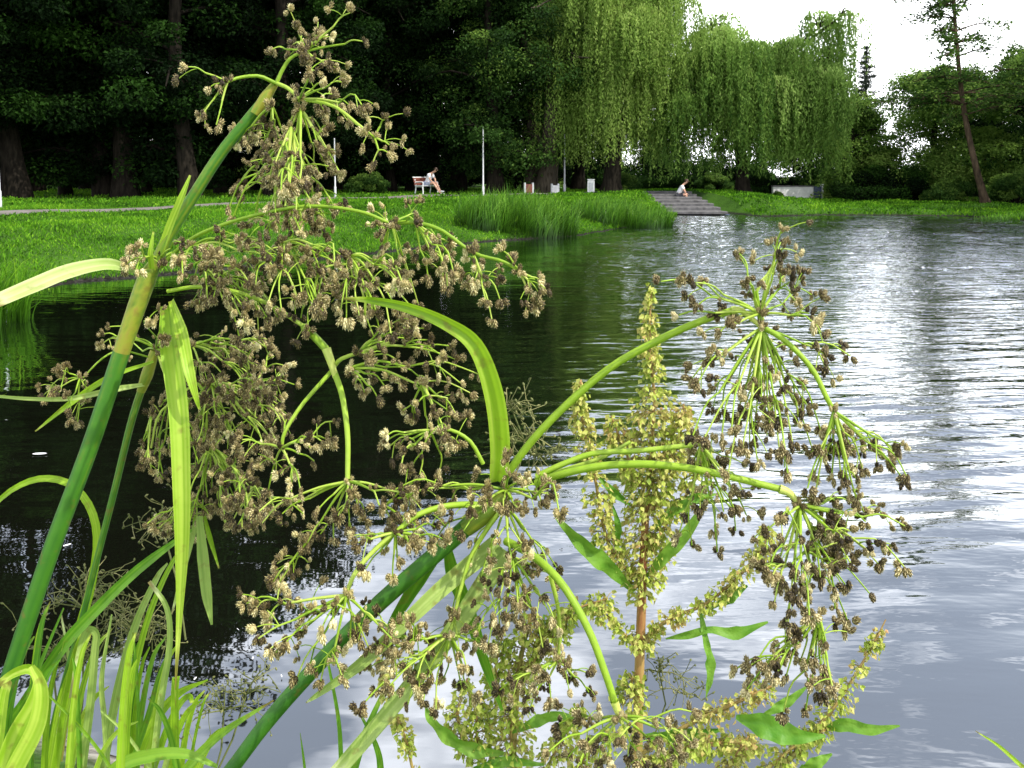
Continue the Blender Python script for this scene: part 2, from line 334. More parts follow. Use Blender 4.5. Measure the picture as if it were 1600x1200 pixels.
# ------------------------------------------------------------------ terrain, water, path
shore_px = [(0, 478), (60, 452), (120, 440), (210, 434), (380, 418), (530, 402), (640, 390), (760, 378), (900, 369), (960, 359), (1050, 344)]
SH = [G(*p)[:2] for p in shore_px]
SH += [(7.3, 37.2), (9.9, 37.2)] + [G(*p)[:2] for p in [(1190, 338.5), (1285, 336.5), (1400, 337), (1515, 338.5), (1570, 343), (1640, 348)]]
SH += [(25, 29), (27, 20), (24, 9), (16, 3.2), (7, 1.5), (2, 1.15), (-.4, 1.45), tuple(G(240, 1196)[:2]), tuple(G(120, 1168)[:2]), tuple(G(0, 1135)[:2]),
       (-2.9, 2.6), (-5, 4.2), (-8, 7.2), (-9.4, 9.8), (-8.6, 11.2)]
SH = np.array([np.array(p, float) for p in SH])
def pond_sd(xy):
    """signed distance to the shore, positive on land"""
    a = SH; b = np.roll(SH, -1, 0); best = np.full(len(xy), 1e9); ins = np.zeros(len(xy), bool)
    for p, q in zip(a, b):
        d = q - p; t = np.clip(((xy - p) @ d) / (d @ d), 0, 1); best = np.minimum(best, np.linalg.norm(xy - (p + t[:, None] * d), axis=1))
        c = (p[1] > xy[:, 1]) != (q[1] > xy[:, 1])
        if abs(d[1]) > 1e-9: ins ^= c & (xy[:, 0] < d[0] * (xy[:, 1] - p[1]) / d[1] + p[0])
    return np.where(ins, -best, best)
def sm(x, a, b): t = np.clip((x - a) / (b - a), 0, 1); return t * t * (3 - 2 * t)
def height(x, y):
    x = np.atleast_1d(np.asarray(x, float)); y = np.atleast_1d(np.asarray(y, float)); s = pond_sd(np.stack([x, y], 1))
    amp = .72 - .44 * sm(x, 12, 16) * sm(y, 25, 35) + .12 * np.exp(-((x - 8.5) / 4) ** 2 - ((y - 47) / 6) ** 2)
    amp = amp - .52 * sm(y, 55, 75) * sm(x, 2, 8)
    amp = np.where(y < 4, .45, amp)
    near = sm(y, 7, 3)
    rise = (7.0 - 5.6 * near)
    rise = rise - 3.0 * sm(x, 9.5, 12) * sm(y, 25, 35)
    z = np.where(s > 0, .02 + amp * np.clip(1 - (1 - np.clip(s / rise, 0, 1)) ** 1.8, 0, 1), np.maximum(-.9, s * .35))
    z = z + np.where(s > .3, .03 * np.sin(x * .9 + y * .6) + .025 * np.sin(x * 2.1 - y * 1.3), 0) * np.clip(s, 0, 1)
    foot = (x > 7.0) & (x < 10.2) & (y > 36.9) & (y < 48.6)
    return np.where(foot & (s > -1), np.minimum(z, z - .35), z)
def hz(x, y): return float(height(x, y)[0])
xs = np.unique(np.concatenate([np.arange(-46, 46, .4), np.geomspace(46, 900, 26), -np.geomspace(46, 900, 26)]))
ys = np.unique(np.concatenate([np.arange(-6, 62, .4), np.geomspace(62, 1200, 30), -np.geomspace(6, 300, 16)]))
gx, gy = np.meshgrid(xs, ys); gz = height(gx.ravel(), gy.ravel())
mb = MB(); nx, ny = len(xs), len(ys); i = (np.arange(ny - 1)[:, None] * nx + np.arange(nx - 1)[None]).ravel()
mb.add(np.stack([gx.ravel(), gy.ravel(), gz], 1), np.stack([i, i + 1, i + nx + 1, i + nx], 1))
tag(mb.build('ground', 'ground', smooth=True), 'grassy ground around the pond', kind='structure')
# water: one sheet with real wavelets; the wind reaches the middle and right, the grove shelters the left, the near edge is calm
wrng = np.random.default_rng(3)
wx_ = np.concatenate([[-40, -22], np.arange(-13, 23, .06), [30, 45, 60]])
yy = [-3., 0.]; y_ = .6
while y_ < 42: yy.append(y_); y_ += .030 * (1 + y_ / 16)
wy_ = np.array(yy + [46., 52., 60.])
WX, WY = np.meshgrid(wx_, wy_); WZ = np.zeros_like(WX)
e_ = WX - .06 * WY; wind = .10 + .90 * sm(e_, -.9, 1.5 ) 
patch = .5 + .5 * np.sin(WX * .33 + 1.7 * np.sin(WY * .21 + 1) + .6) * np.sin(WY * .29 - WX * .11 + np.sin(WX * .5))
wind = wind * (.62 + .38 * patch); edge = sm(WX, -13, -11) * (1 - sm(WX, 21, 23)) * (1 - sm(WY, 40, 42)) * sm(WY, .6, 1.2)
short = .07 + .93 * sm(WY, 2.7, 5.2); farg = 1 + .55 * sm(WY, 9, 24)
for k in range(54):
    lam = math.exp(wrng.normal(math.log(.18), .30)); th = math.pi / 2 + R(11) + wrng.normal(0, .20); kk = 2 * math.pi / lam; sl = .026 * min(1.3, (lam / .3) ** .3)
    mod = np.sin(WX * wrng.uniform(.3, .9) + WY * wrng.uniform(-.6, .6) + wrng.uniform(0, 6)) * .5 + .8
    msk = (short if lam < .5 else (.25 + .75 * short)) * (1 - sm(WY, 14, 30) * (lam < .2))
    WZ += sl / kk * np.sin(kk * (WX * math.cos(th) + WY * math.sin(th)) + wrng.uniform(0, 6.28)) * mod * msk
WZ *= wind * edge * farg
for k in range(9):   # slow smooth undulation everywhere
    lam = wrng.uniform(.8, 2.4); th = math.pi / 2 + R(16) + wrng.normal(0, .45); kk = 2 * math.pi / lam; WZ += edge * .010 / kk * np.sin(kk * (WX * math.cos(th) + WY * math.sin(th)) + wrng.uniform(0, 6.28)) * (.15 + .85 * wind)
mb = MB(); nwx, nwy = len(wx_), len(wy_); i = (np.arange(nwy - 1)[:, None] * nwx + np.arange(nwx - 1)[None]).ravel()
mb.add(np.stack([WX.ravel(), WY.ravel(), WZ.ravel()], 1), np.stack([i, i + 1, i + nwx + 1, i + nwx], 1))
tag(mb.build('water', 'water', smooth=True), 'dark rippled pond water', kind='structure')
# path: strip following the top of the left bank
pc = cr([G(*p, .72)[:2] for p in [(-420, 372), (-150, 350), (0, 338.5), (150, 330), (350, 322), (520, 314), (700, 307.5), (880, 304), (1000, 302)]], 80)
tg = nrm(np.gradient(pc, axis=0)); nn = np.stack([-tg[:, 1], tg[:, 0]], 1); V = []
for k in range(80):
    wob = .12 * math.sin(k * 1.7) + .1 * math.sin(k * .63)
    for s in np.linspace(-1.05, 1.05, 7):
        q = pc[k] + nn[k] * (s + wob * (abs(s) > .9)); V.append((q[0], q[1], 0))
V = np.array(V); V[:, 2] = height(V[:, 0], V[:, 1]) + .035
mb = MB(); i = (np.arange(79)[:, None] * 7 + np.arange(6)[None]).ravel(); mb.add(V, np.stack([i, i + 7, i + 8, i + 1], 1))
tag(mb.build('path', 'path', smooth=True), 'pale gravel path along the top of the left bank', kind='structure')

# lawn grass: nobody could count it
def scatter_grass(name, n, region, lo, hi, wlo, whi, mat, label):
    x = rng.uniform(region[0], region[1], n); y = rng.uniform(region[2], region[3], n)
    s = pond_sd(np.stack([x, y], 1)); d = y * cp + (HC - .5) * sp; u = x / d * F + 800
    dpath = np.min(np.linalg.norm(np.stack([x, y], 1)[:, None] - pc[None, ::2], axis=2), axis=1)
    ok = (s > .02) & (u > -200) & (u < 1800) & (dpath > 1.0) & ~((x > 6.9) & (x < 10.3) & (y > 36.5) & (y < 49)); x, y = x[ok], y[ok]; z = height(x, y); m = len(x)
    a = rng.uniform(0, 2 * math.pi, m); h = rng.uniform(lo, hi, m) * (.6 + .8 * (np.sin(x * 1.7 + y) * np.sin(y * 1.3 - x * .5) * .5 + .5)); wd = rng.uniform(wlo, whi, m)
    side = np.stack([np.cos(a), np.sin(a), np.zeros(m)], 1); b = np.stack([x, y, z - .01], 1)
    lean = rdir(m) * np.array([1, 1, 0.1]) * h[:, None] * rng.uniform(.2, 1.1, m)[:, None]
    t = b + lean + np.stack([np.zeros(m), np.zeros(m), h], 1); mid = b + lean * .35 + np.stack([np.zeros(m), np.zeros(m), h * .6], 1)
    V = np.stack([b, mid + side * wd[:, None], t, mid - side * wd[:, None]], 1).reshape(-1, 3)
    mb = MB(); tn = np.clip(rng.beta(2, 3, m) + .2 * np.sin(x * .8 + 1.3 * np.sin(y * .9)) * np.sin(y * .7 + x * .2) + .16 * np.sin(x * 3.1 + y) * np.sin(y * 2.3 - x), 0, 1)
    mb.add(V, np.arange(m * 4).reshape(-1, 4), np.repeat(tn, 4)); return tag(mb.build(name, mat), label, 'grass', kind='stuff')
scatter_grass('lawn_grass', 230000, (-22, 4, 11, 34), .03, .10, .007, .018, 'grass', 'short weedy grass covering the left bank')
scatter_grass('lawn_weeds', 9000, (-22, 4, 11, 34), .05, .15, .012, .028, 'grass', 'broad leaved weeds scattered through the left bank grass')
scatter_grass('far_grass', 60000, (2, 30, 28, 54), .05, .15, .02, .05, 'grass', 'short grass along the far bank')
scatter_grass('shade_grass', 36000, (-34, 8, 26, 62), .05, .16, .02, .05, 'grass', 'short grass under the grove')

# ------------------------------------------------------------------ trees
def trunk_mb(mb, base, top, r0, r1, bend=.4, n=14, sides=10, flare=1.5):
    p = cr([base, base + (top - base) * .35 + rdir(1)[0] * np.array([bend, bend, 0]), base + (top - base) * .7 + rdir(1)[0] * np.array([bend, bend, 0]), top], n)
    u = np.linspace(0, 1, n); r = r0 + (r1 - r0) * u; r = r * (1 + (flare - 1) * np.exp(-u * 22)); tube(mb, p, r, sides); return p
def make_broadleaf(name, H=23, base=3.6, rad=5.2, n_leaf=36000, mat='dark_leaf', bark='bark', leaf=(.13, .24), trunk_r=.48, clump_r=(.7, 1.5), flat=.6, stems=1, lowdense=True, seedshape=1., tint_mu=.5):
    root = thing(name, 'tree', 'tree'); tb = MB(); cb = MB(); tips = []
    for k in range(stems):
        off = np.array([math.cos(k * 2.4), math.sin(k * 2.4), 0]) * (.35 * (stems > 1) * (1 + .3 * k))
        top = np.array([off[0] * 5, off[1] * 5, H * rng.uniform(.75, .88)]); tp = trunk_mb(tb, off, top, trunk_r * (1 if stems == 1 else .62), .07, .5)
        nl = int(22 / stems) + 4
        for j in range(nl):
            f = rng.uniform(base / H * .95, .98); st = tp[int(f * 13)]; u = (f * H - base) / (H - base)
            rr = rad * seedshape * math.sqrt(max(.06, 1 - (2 * max(u, 0) - .75) ** 2 / 1.6)) * rng.uniform(.65, 1.05); a = rng.uniform(0, 2 * math.pi)
            e = st + np.array([math.cos(a) * rr, math.sin(a) * rr, rr * rng.uniform(-.12, .42)])
            mid = (st + e) / 2 + np.array([0, 0, rr * .16]); c = cr([st, mid, e], 7); r0 = trunk_r * .32 * (1 - .6 * f)
            tube(tb, c, np.linspace(r0, .025, 7), 5)
            for q in (.35, .55, .75, 1): tips.append(c[int(q * 6)] + rng.normal(0, .55, 3))
            for q in range(3):
                s2 = c[rng.integers(2, 6)]; e2 = s2 + nrm(rng.normal(size=3) * np.array([1, 1, .5])) * rr * rng.uniform(.25, .45); tube(tb, cr([s2, (s2 + e2) / 2 + [0, 0, .15], e2], 4), np.linspace(r0 * .4, .012, 4), 4); tips.append(e2)
    tips = np.array(tips); nc = len(tips); cw = np.exp(-np.clip(tips[:, 2] - 11, 0, 99) / 13) if lowdense else np.ones(nc)
    idx = rng.choice(nc, n_leaf, p=cw / cw.sum()); crd = rng.uniform(clump_r[0], clump_r[1], nc); ct = np.clip(rng.normal(tint_mu, .2, nc), .05, .95)
    d = rdir(n_leaf); r = rng.uniform(.25, 1, n_leaf) ** .6 * crd[idx]
    big = 1 + .05 * np.clip(tips[idx, 2] - 11, 0, 12)
    c = tips[idx] + d * r[:, None] * np.array([1, 1, flat]) * big[:, None]
    c[:, 2] -= .14 * r; nv = nrm(d * .6 + np.array([0, 0, .9]) + rng.normal(0, .45, (n_leaf, 3))); ax = nrm(rng.normal(size=(n_leaf, 3)) * np.array([1, 1, .4]) + d * .6 + np.array([0, 0, -.55]))
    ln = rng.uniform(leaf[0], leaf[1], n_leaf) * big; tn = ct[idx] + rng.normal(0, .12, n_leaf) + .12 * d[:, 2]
    leaves(cb, c, nv, ax, ln, ln * rng.uniform(.5, .7, n_leaf), tn)
    tb.build('trunk', bark, root, True); cb.build('crown', mat, root); return root
def make_bush(name, rad=1.5, H=1.6, n_leaf=7000, mat='mid_leaf', leaf=(.10, .18), clumps=26):
    root = thing(name, 'bush', 'bush'); tb = MB(); cb = MB(); tips = []
    for k in range(clumps):
        a = rng.uniform(0, 6.28); rr = rad * math.sqrt(rng.uniform(.03, 1)); e = np.array([math.cos(a) * rr, math.sin(a) * rr, H * rng.uniform(.25, 1) * (1 - .5 * (rr / rad) ** 2)])
        tube(tb, cr([(e[0] * .15, e[1] * .15, 0), e * np.array([.5, .5, .7]), e], 5), np.linspace(.03, .008, 5), 4); tips.append(e)
    tips = np.array(tips); idx = rng.integers(0, clumps, n_leaf); d = rdir(n_leaf); r = rng.uniform(.3, 1, n_leaf) ** .6 * rad * .33
    c = tips[idx] + d * r[:, None] * np.array([1, 1, .75]); c[:, 2] = np.abs(c[:, 2]); ct = np.clip(rng.normal(.5, .2, clumps), .1, .95)
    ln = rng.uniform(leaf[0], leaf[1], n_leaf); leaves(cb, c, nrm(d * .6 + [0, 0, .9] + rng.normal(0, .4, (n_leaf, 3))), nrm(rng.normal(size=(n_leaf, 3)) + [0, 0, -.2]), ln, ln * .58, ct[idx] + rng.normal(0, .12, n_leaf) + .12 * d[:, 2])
    tb.build('branches', 'bark', root, True); cb.build('foliage', mat, root); return root
def make_willow(name, lobes, H, base_r=.42, strands=520, mat='willow_leaf', leaf=(.13, .24), bark='bark', seglen=.075, low=.5, lean=0.):
    """weeping willow: limbs arch up into crown lobes (x,y,z,r); leafy switches hang from each lobe"""
    root = thing(name, 'willow', 'tree'); tb = MB(); cb = MB()
    tp = trunk_mb(tb, np.zeros(3), np.array([lean, 0, H * .45]), base_r, base_r * .55, .3)
    C = []; AX = []; T = []; LN = []
    small = []
    for (x, y, z, r) in lobes:
        for k in range(max(3, int(5.5 * r))):
            d = rdir(1)[0]; d[2] = abs(d[2]) * 1.1 - .35; q = np.array([x, y, z]) + d * r * rng.uniform(.55, 1.0) * np.array([1, 1, .8]); small.append((q, r * rng.uniform(.26, .52), np.array([x, y, z])))
    tot = sum(l[1] ** 1.5 for l in small)
    for (x, y, z, r) in lobes:
        e = np.array([x, y, z]); c = cr([tp[-4], (tp[-1] + e) / 2 + [0, 0, H * .06], e], 8); tube(tb, c, np.linspace(base_r * .36, .05, 8), 6)
    for (e, r, par) in small:
        tube(tb, cr([par, (e + par) / 2 + [0, 0, .25], e], 6), np.linspace(.05, .015, 6), 4)
        lt = rng.normal(.5, .17); lenf = rng.uniform(.3, .95); out_d = nrm((e - par) * np.array([1, 1, 0]) + rng.normal(0, .15, 3) * [1, 1, 0])
        for k in range(max(4, int(strands * r ** 1.5 / tot))):
            d = rdir(1)[0]; d[2] = abs(d[2]); s = e + d * r * np.array([1.1, 1.1, .5]) * rng.uniform(.3, 1.)
            ln = max(.5, min(rng.uniform(.5, 1.1) * lenf * e[2], s[2] - rng.uniform(low, low + 1.2))); m = int(ln / seglen) + 3; u = np.linspace(0, 1, m); out = (np.array([d[0], d[1], 0]) * .8 + out_d * .6) * rng.uniform(.2, .75)
            ph = rng.uniform(0, 6.28, 2)
            p = s + np.outer(1 - np.exp(-u * ln * 1.3), out) + np.outer(np.clip(u * ln - .18 * (1 - np.exp(-u * ln * 3)), 0, 99), [0, 0, -1.]) + np.stack([.16 * np.sin(u * 4 + ph[0]) * u, .12 * np.sin(u * 4 + ph[1]) * u, np.zeros(m)], 1)
            p += rng.normal(0, .06, p.shape)
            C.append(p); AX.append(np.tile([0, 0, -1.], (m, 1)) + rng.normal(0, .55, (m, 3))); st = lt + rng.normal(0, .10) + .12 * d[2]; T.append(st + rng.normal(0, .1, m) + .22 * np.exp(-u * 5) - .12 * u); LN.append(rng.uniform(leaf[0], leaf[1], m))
    C = np.concatenate(C); AX = np.concatenate(AX); T = np.concatenate(T); LN = np.concatenate(LN); n = len(C)
    leaves(cb, C, rng.normal(size=(n, 3)) + [0, -.2, .4], AX, LN, LN * rng.uniform(.26, .42, n), T, .08)
    tb.build('trunk', bark, root, True); cb.build('crown', mat, root); return root
def at(o, px, Y, label, rz=None, sc=1., group=None):
    x = X(px, Y); o.location = (x, Y, hz(x, Y) - .05); o.rotation_euler = (0, 0, rng.uniform(0, 6.28) if rz is None else rz); o.scale = (sc,) * 3; o['label'] = label
    if group: o['group'] = group
    return o

GG = 'dark broadleaf trees of the left grove'
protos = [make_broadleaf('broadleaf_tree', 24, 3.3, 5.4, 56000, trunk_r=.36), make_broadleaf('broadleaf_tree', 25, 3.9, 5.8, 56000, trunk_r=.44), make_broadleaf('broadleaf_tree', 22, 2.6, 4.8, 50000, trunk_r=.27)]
front = [  # px, distance, proto, scale, label
    (28, 35.5, 1, 1.0, 'thick dark trunked broadleaf tree at the far left beside the white pole'),
    (103, 41, 2, .9, 'slimmer dark tree, second trunk from the left beyond the path'),
    (163, 38.5, 0, 1.0, 'tall dark tree, left one of a close pair of trunks'),
    (197, 37.2, 1, 1.02, 'tall dark tree with the broader trunk of a close pair'),
    (298, 36.5, 0, 1.05, 'dark tree whose trunk stands behind the bending club-rush stem'),
    (345, 45, 2, 1.0, 'dark tree set back behind the tall flower head of the club-rush'),
    (430, 40, 1, .95, 'dark tree hidden partly by the brown club-rush head'),
    (612, 49.5, 2, 1.0, 'dark tree with brown lit trunk just left of the park bench'),
    (646, 52, 0, 1.05, 'dark tree with black trunk right behind the park bench'),
    (715, 51, 1, .95, 'dark tree standing between the bench and the tall white pole'),
]
used = [False] * 3
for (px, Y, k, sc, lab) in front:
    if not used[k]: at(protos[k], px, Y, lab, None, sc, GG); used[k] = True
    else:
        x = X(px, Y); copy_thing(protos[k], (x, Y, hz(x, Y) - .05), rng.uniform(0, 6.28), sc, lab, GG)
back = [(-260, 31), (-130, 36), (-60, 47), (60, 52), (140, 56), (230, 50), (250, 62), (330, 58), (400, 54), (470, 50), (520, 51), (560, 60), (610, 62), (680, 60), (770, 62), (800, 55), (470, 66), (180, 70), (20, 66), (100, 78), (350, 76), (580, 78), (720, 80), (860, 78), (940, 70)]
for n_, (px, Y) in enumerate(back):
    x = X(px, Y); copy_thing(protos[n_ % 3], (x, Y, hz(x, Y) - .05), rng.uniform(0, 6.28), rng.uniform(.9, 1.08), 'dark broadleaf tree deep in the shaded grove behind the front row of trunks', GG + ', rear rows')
# lighter, greener tree with several pale trunks (centre left)
o = at(make_broadleaf('broadleaf_tree', 19, 2.6, 4.6, 46000, 'mid_leaf', 'bark_pale', (.12, .22), .75, stems=4, tint_mu=.36), 845, 47.5, 'green leafy tree with a cluster of rough grey-brown trunks beside the red bin')
o = at(make_broadleaf('broadleaf_tree', 17, 2.2, 4.2, 36000, 'mid_leaf', 'bark', (.12, .22), .4, tint_mu=.30), 775, 46, 'dark green tree with low leafy branches behind the tall white pole')
o = at(make_broadleaf('broadleaf_tree', 14, 1.8, 3.0, 26000, 'mid_leaf', 'bark', (.12, .22), .4, tint_mu=.28), 903, 52, 'dark tree trunk just left of the white bin under the pale willow')
# willows
at(make_willow('willow_tree', [(0, 0, 11.5, 3.0), (-2.0, .6, 9.2, 2.3), (1.6, -.4, 10.6, 2.2), (.6, -1.8, 8.4, 1.9)  , (-.6, 1.5, 12.4, 2.2), (1.2, -.8, 13.2, 1.8), (2.7, -.2, 11.6, 1.1)], 13, .5, 2600, 'willow_pale', low=1.0), 955, 46, 'tall pale yellow-green weeping willow right of the dark grove', 0.)
at(make_willow('willow_tree', [(-3.0, 0, 6.0, 1.6), (-1.0, -.6, 7.2, 1.6), (.9, .2, 6.2, 1.9), (2.5, -.3, 5.6, 1.5), (3.6, .3, 8.0, 1.2), (-1.9, .8, 7.6, 1.0), (4.5, -.2, 8.5, .8), (-3.7, .3, 5.2, 1.2), (-1.6, .2, 8.0, 1.2), (0.2, -1.4, 4.9, 1.5), (2.9, .8, 4.6, 1.2), (-2.4, -1.2, 4.6, 1.3), (1.9, -.9, 6.6, 1.4), (.0, .9, 7.0, 1.4), (3.0, -1.0, 5.6, 1.3), (-1.4, -1.3, 5.6, 1.4), (3.9, -.5, 6.4, 1.0)], 8.2, .36, 3000, 'willow_leaf', low=.1), 1160, 47, 'broad weeping willow standing above the stone steps', 0., 1.13)
o = at(make_broadleaf('broadleaf_tree', 6, 1.2, 2.0, 15000, 'dark_leaf', 'bark', (.10, .2), .2, lowdense=False), 1028, 66, 'small dark round tree seen in the gap between the two willows')
# right side
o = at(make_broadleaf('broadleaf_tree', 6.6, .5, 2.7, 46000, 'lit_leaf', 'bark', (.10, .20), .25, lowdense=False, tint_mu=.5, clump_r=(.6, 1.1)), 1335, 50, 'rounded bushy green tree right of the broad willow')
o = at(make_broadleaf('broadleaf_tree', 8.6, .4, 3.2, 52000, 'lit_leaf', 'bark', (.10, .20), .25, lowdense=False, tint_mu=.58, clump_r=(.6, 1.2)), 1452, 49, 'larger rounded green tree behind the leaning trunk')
o = at(make_broadleaf('broadleaf_tree', 9.5, .6, 4.2, 50000, 'mid_leaf', 'bark', (.12, .22), .3, lowdense=False, tint_mu=.75, clump_r=(.6, 1.3)), 1605, 45, 'dense dark green tree at the right edge of the photo')
o = at(make_broadleaf('broadleaf_tree', 8, .6, 3.8, 36000, 'dark_leaf', 'bark', (.12, .22), .3, lowdense=False, tint_mu=.7), 1540, 53, 'dark tree filling the gap behind the leaning trunk and right edge tree')
o = at(make_broadleaf('broadleaf_tree', 12, .6, 5.2, 36000, 'dark_leaf', 'bark', (.14, .26), .4, lowdense=False, tint_mu=.7), 1800, 36, 'dark tree outside the right edge, seen mirrored in the pond')
o = at(make_broadleaf('broadleaf_tree', 6.6, .6, 3.6, 26000, 'mid_leaf', 'bark', (.12, .22), .3, lowdense=False, tint_mu=.35), 1262, 60, 'dark green tree behind the right side of the broad willow')
# spruce
def make_spruce():
    root = thing('spruce_tree', 'slender spruce top rising behind the rounded trees', 'tree'); tb = MB(); cb = MB(); H = 10.6
    tube(tb, cr([(0, 0, 0), (.05, 0, H * .5), (0, 0, H)], 10), np.linspace(.2, .02, 10), 8)
    C = []; A = []; T = []
    for z in np.arange(1.5, H - .1, .33):
        rr = (H - z) * .30 + .12
        for k in range(7):
            a = rng.uniform(0, 6.28); l_ = rr * rng.uniform(.6, 1.1); e = np.array([math.cos(a) * l_, math.sin(a) * l_, z - l_ * .12 + rng.uniform(0, .1)]); c = cr([(0, 0, z), (e + [0, 0, z]) / 2 - [0, 0, .06], e + [0, 0, .12 * l_]], 5)
            tube(tb, c, np.linspace(.03, .008, 5), 4); m = int(l_ * 46) + 8; u = rng.uniform(.1, 1, m); p = c[0] + (c[-1] - c[0]) * u[:, None] + rng.normal(0, .08, (m, 3)) - np.array([0, 0, .06])
            C.append(p); A.append(np.tile([math.cos(a), math.sin(a), -.35], (m, 1)) + rng.normal(0, .6, (m, 3))); T.append(rng.uniform(.1, .9, m))
    C = np.concatenate(C); A = np.concatenate(A); T = np.concatenate(T); n = len(C); leaves(cb, C, rdir(n) + [0, 0, 1], A, rng.uniform(.16, .3, n), rng.uniform(.04, .08, n), T)
    tb.build('trunk', 'bark', root, True); cb.build('crown', 'spruce_leaf', root); return root
o = make_spruce(); at(o, 1347, 60, o['label'], 0)
# leaning tall tree with layered sprays, sky showing through
def make_layered():
    root = thing('alder_tree', 'tall tree with a leaning brown trunk and airy layered branches at the water edge', 'tree'); tb = MB(); cb = MB()
    b = np.array([X(1541, 41), 41, hz(X(1541, 41), 41) - .05]); q = lambda px, py, d: P(px, py, d) - b
    tr = cr([(0, 0, 0), q(1522, 250, 40.5), q(1506, 170, 40.6), q(1494, 60, 40.8), q(1488, -60, 41), q(1480, -220, 41.4)], 30)
    tube(tb, tr, np.linspace(.17, .035, 30) * (1 + .6 * np.exp(-np.arange(30) * .9)), 9)
    C = []; T = []
    for k in range(105):
        f = rng.uniform(.38, 1); st = tr[int(f * 29)]; a = rng.uniform(0, 6.28); l_ = rng.uniform(1.3, 3.7) * (1.15 - .4 * f); e = st + np.array([math.cos(a) * l_, math.sin(a) * l_ * .8, l_ * rng.uniform(-.16, .18)])
        c = cr([st, (st + e) / 2 + [0, 0, .18], e], 8); tube(tb, c, np.linspace(.045, .01, 8), 4)
        for j in range(int(l_ * 5)):
            s2 = c[rng.integers(2, 8)] + rng.normal(0, .05, 3); d = nrm(np.array([math.cos(a), math.sin(a), 0]) + rng.normal(0, .8, 3) * [1, 1, .38]); ll = rng.uniform(.35, .8); tube(tb, [s2, s2 + d * ll], [.012, .005], 4)
            m = 13; u = rng.uniform(.05, 1.1, m); C.append(s2 + d * ll * u[:, None] + rng.normal(0, .13, (m, 3)) * [1, 1, 1.0]); T.append(rng.normal(.5, .15) + rng.normal(0, .12, m))
    C = np.concatenate(C); T = np.concatenate(T); n = len(C)
    leaves(cb, C, rng.normal(0, .5, (n, 3)) + [0, 0, 1], rng.normal(size=(n, 3)) * [1, 1, .3], rng.uniform(.12, .22, n), rng.uniform(.08, .14, n), T)
    root.location = b; tb.build('trunk', 'bark_warm', root, True); cb.build('crown', 'mid_leaf', root); return root
make_layered()

# bushes
bp_ = [make_bush('bush', 1.3, 1.5, 7000, 'mid_leaf'), make_bush('bush', 1.9, 2.0, 9000, 'dark_leaf')]
bl = [(0, 575, 45, .75, 'small lit green bush at the grove edge left of the bench'), (1, 1405, 47.5, .95, 'low dark bush at the foot of the rounded trees on the far bank'), (0, 1480, 45.5, .9, 'light green low bush left of the leaning trunk'), (0, 1585, 42.5, 1.1, 'bright bush right of the leaning trunk at the water edge'), (1, 1350, 48, .95, 'dark low bush between the pale wall and the far bank bushes'),
      (0, 1214, 49.3, .36, 'dark little bush in front of the pale low wall'), (0, 968, 50, .8, 'fresh green bush between the white bin and the parked car'), (1, 1085, 56, .8, 'dark hedge bush behind the stone steps'), (0, 1118, 53, .8, 'green bush behind the seated figure on the steps'), (1, 1180, 54, .8, 'dark bush under the broad willow'), (1, 1140, 57, 1.1, 'darkest tall bush directly behind the trunk of the broad willow'), (1, 1045, 60, 1.0, 'dark bush just behind the top of the stone steps')]
u2 = [False, False]
for k, px, Y, sc, lab in bl:
    if not u2[k]: at(bp_[k], px, Y, lab, None, sc); u2[k] = True
    else: x = X(px, Y); copy_thing(bp_[k], (x, Y, hz(x, Y) - .04), rng.uniform(0, 6.28), sc, lab)
for px in np.arange(-150, 980, 58):
    Y = 84 + rng.uniform(-6, 8); x = X(px, Y); copy_thing(bp_[(int(px) // 58) % 2], (x, Y, hz(x, Y) - .05), rng.uniform(0, 6.28), (2.2, 2.2, rng.uniform(1.4, 2.3)), 'rounded hedge bush far behind the grove trunks', 'hedge bushes far behind the grove')
for px in np.arange(1010, 1760, 62):
    Y = 66 + rng.uniform(-3, 5); x = X(px, Y); copy_thing(bp_[1], (x, Y, hz(x, Y) - .05), rng.uniform(0, 6.28), (1.7, 1.7, rng.uniform(1.0, 1.5)), 'rounded hedge bush far behind the trees of the far bank', 'hedge bushes behind the far bank')
bp_.append(make_bush('bush', 1.7, 2.6, 9000, 'sunlit_leaf', (.12, .22))); lit = [(60, 62), (130, 66), (245, 60), (262, 64), (345, 63), (470, 62), (540, 64), (690, 66)]
for k, (px, Y) in enumerate(lit):
    lab = 'green bush coloured as if sunlit, glimpsed between the grove trunks'
    if k == 0: at(bp_[2], px, Y, lab, None, 1.2, 'bushes coloured as if sunlit behind the grove')
    else: x = X(px, Y); copy_thing(bp_[2], (x, Y, hz(x, Y) - .05), rng.uniform(0, 6.28), rng.uniform(1.0, 1.6), lab, 'bushes coloured as if sunlit behind the grove')
# distant tree line closing the horizon
for px in (1008, 1062, 1120, 1190, 1290, 1380, 1470, 1560, 1650):
    Y = 150 + rng.uniform(-15, 15); x = X(px, Y); copy_thing(protos[int(px) % 3], (x, Y, -.2), rng.uniform(0, 6.28), rng.uniform(.32, .42), 'distant dark tree on the horizon beyond the far bank', 'distant trees on the horizon')

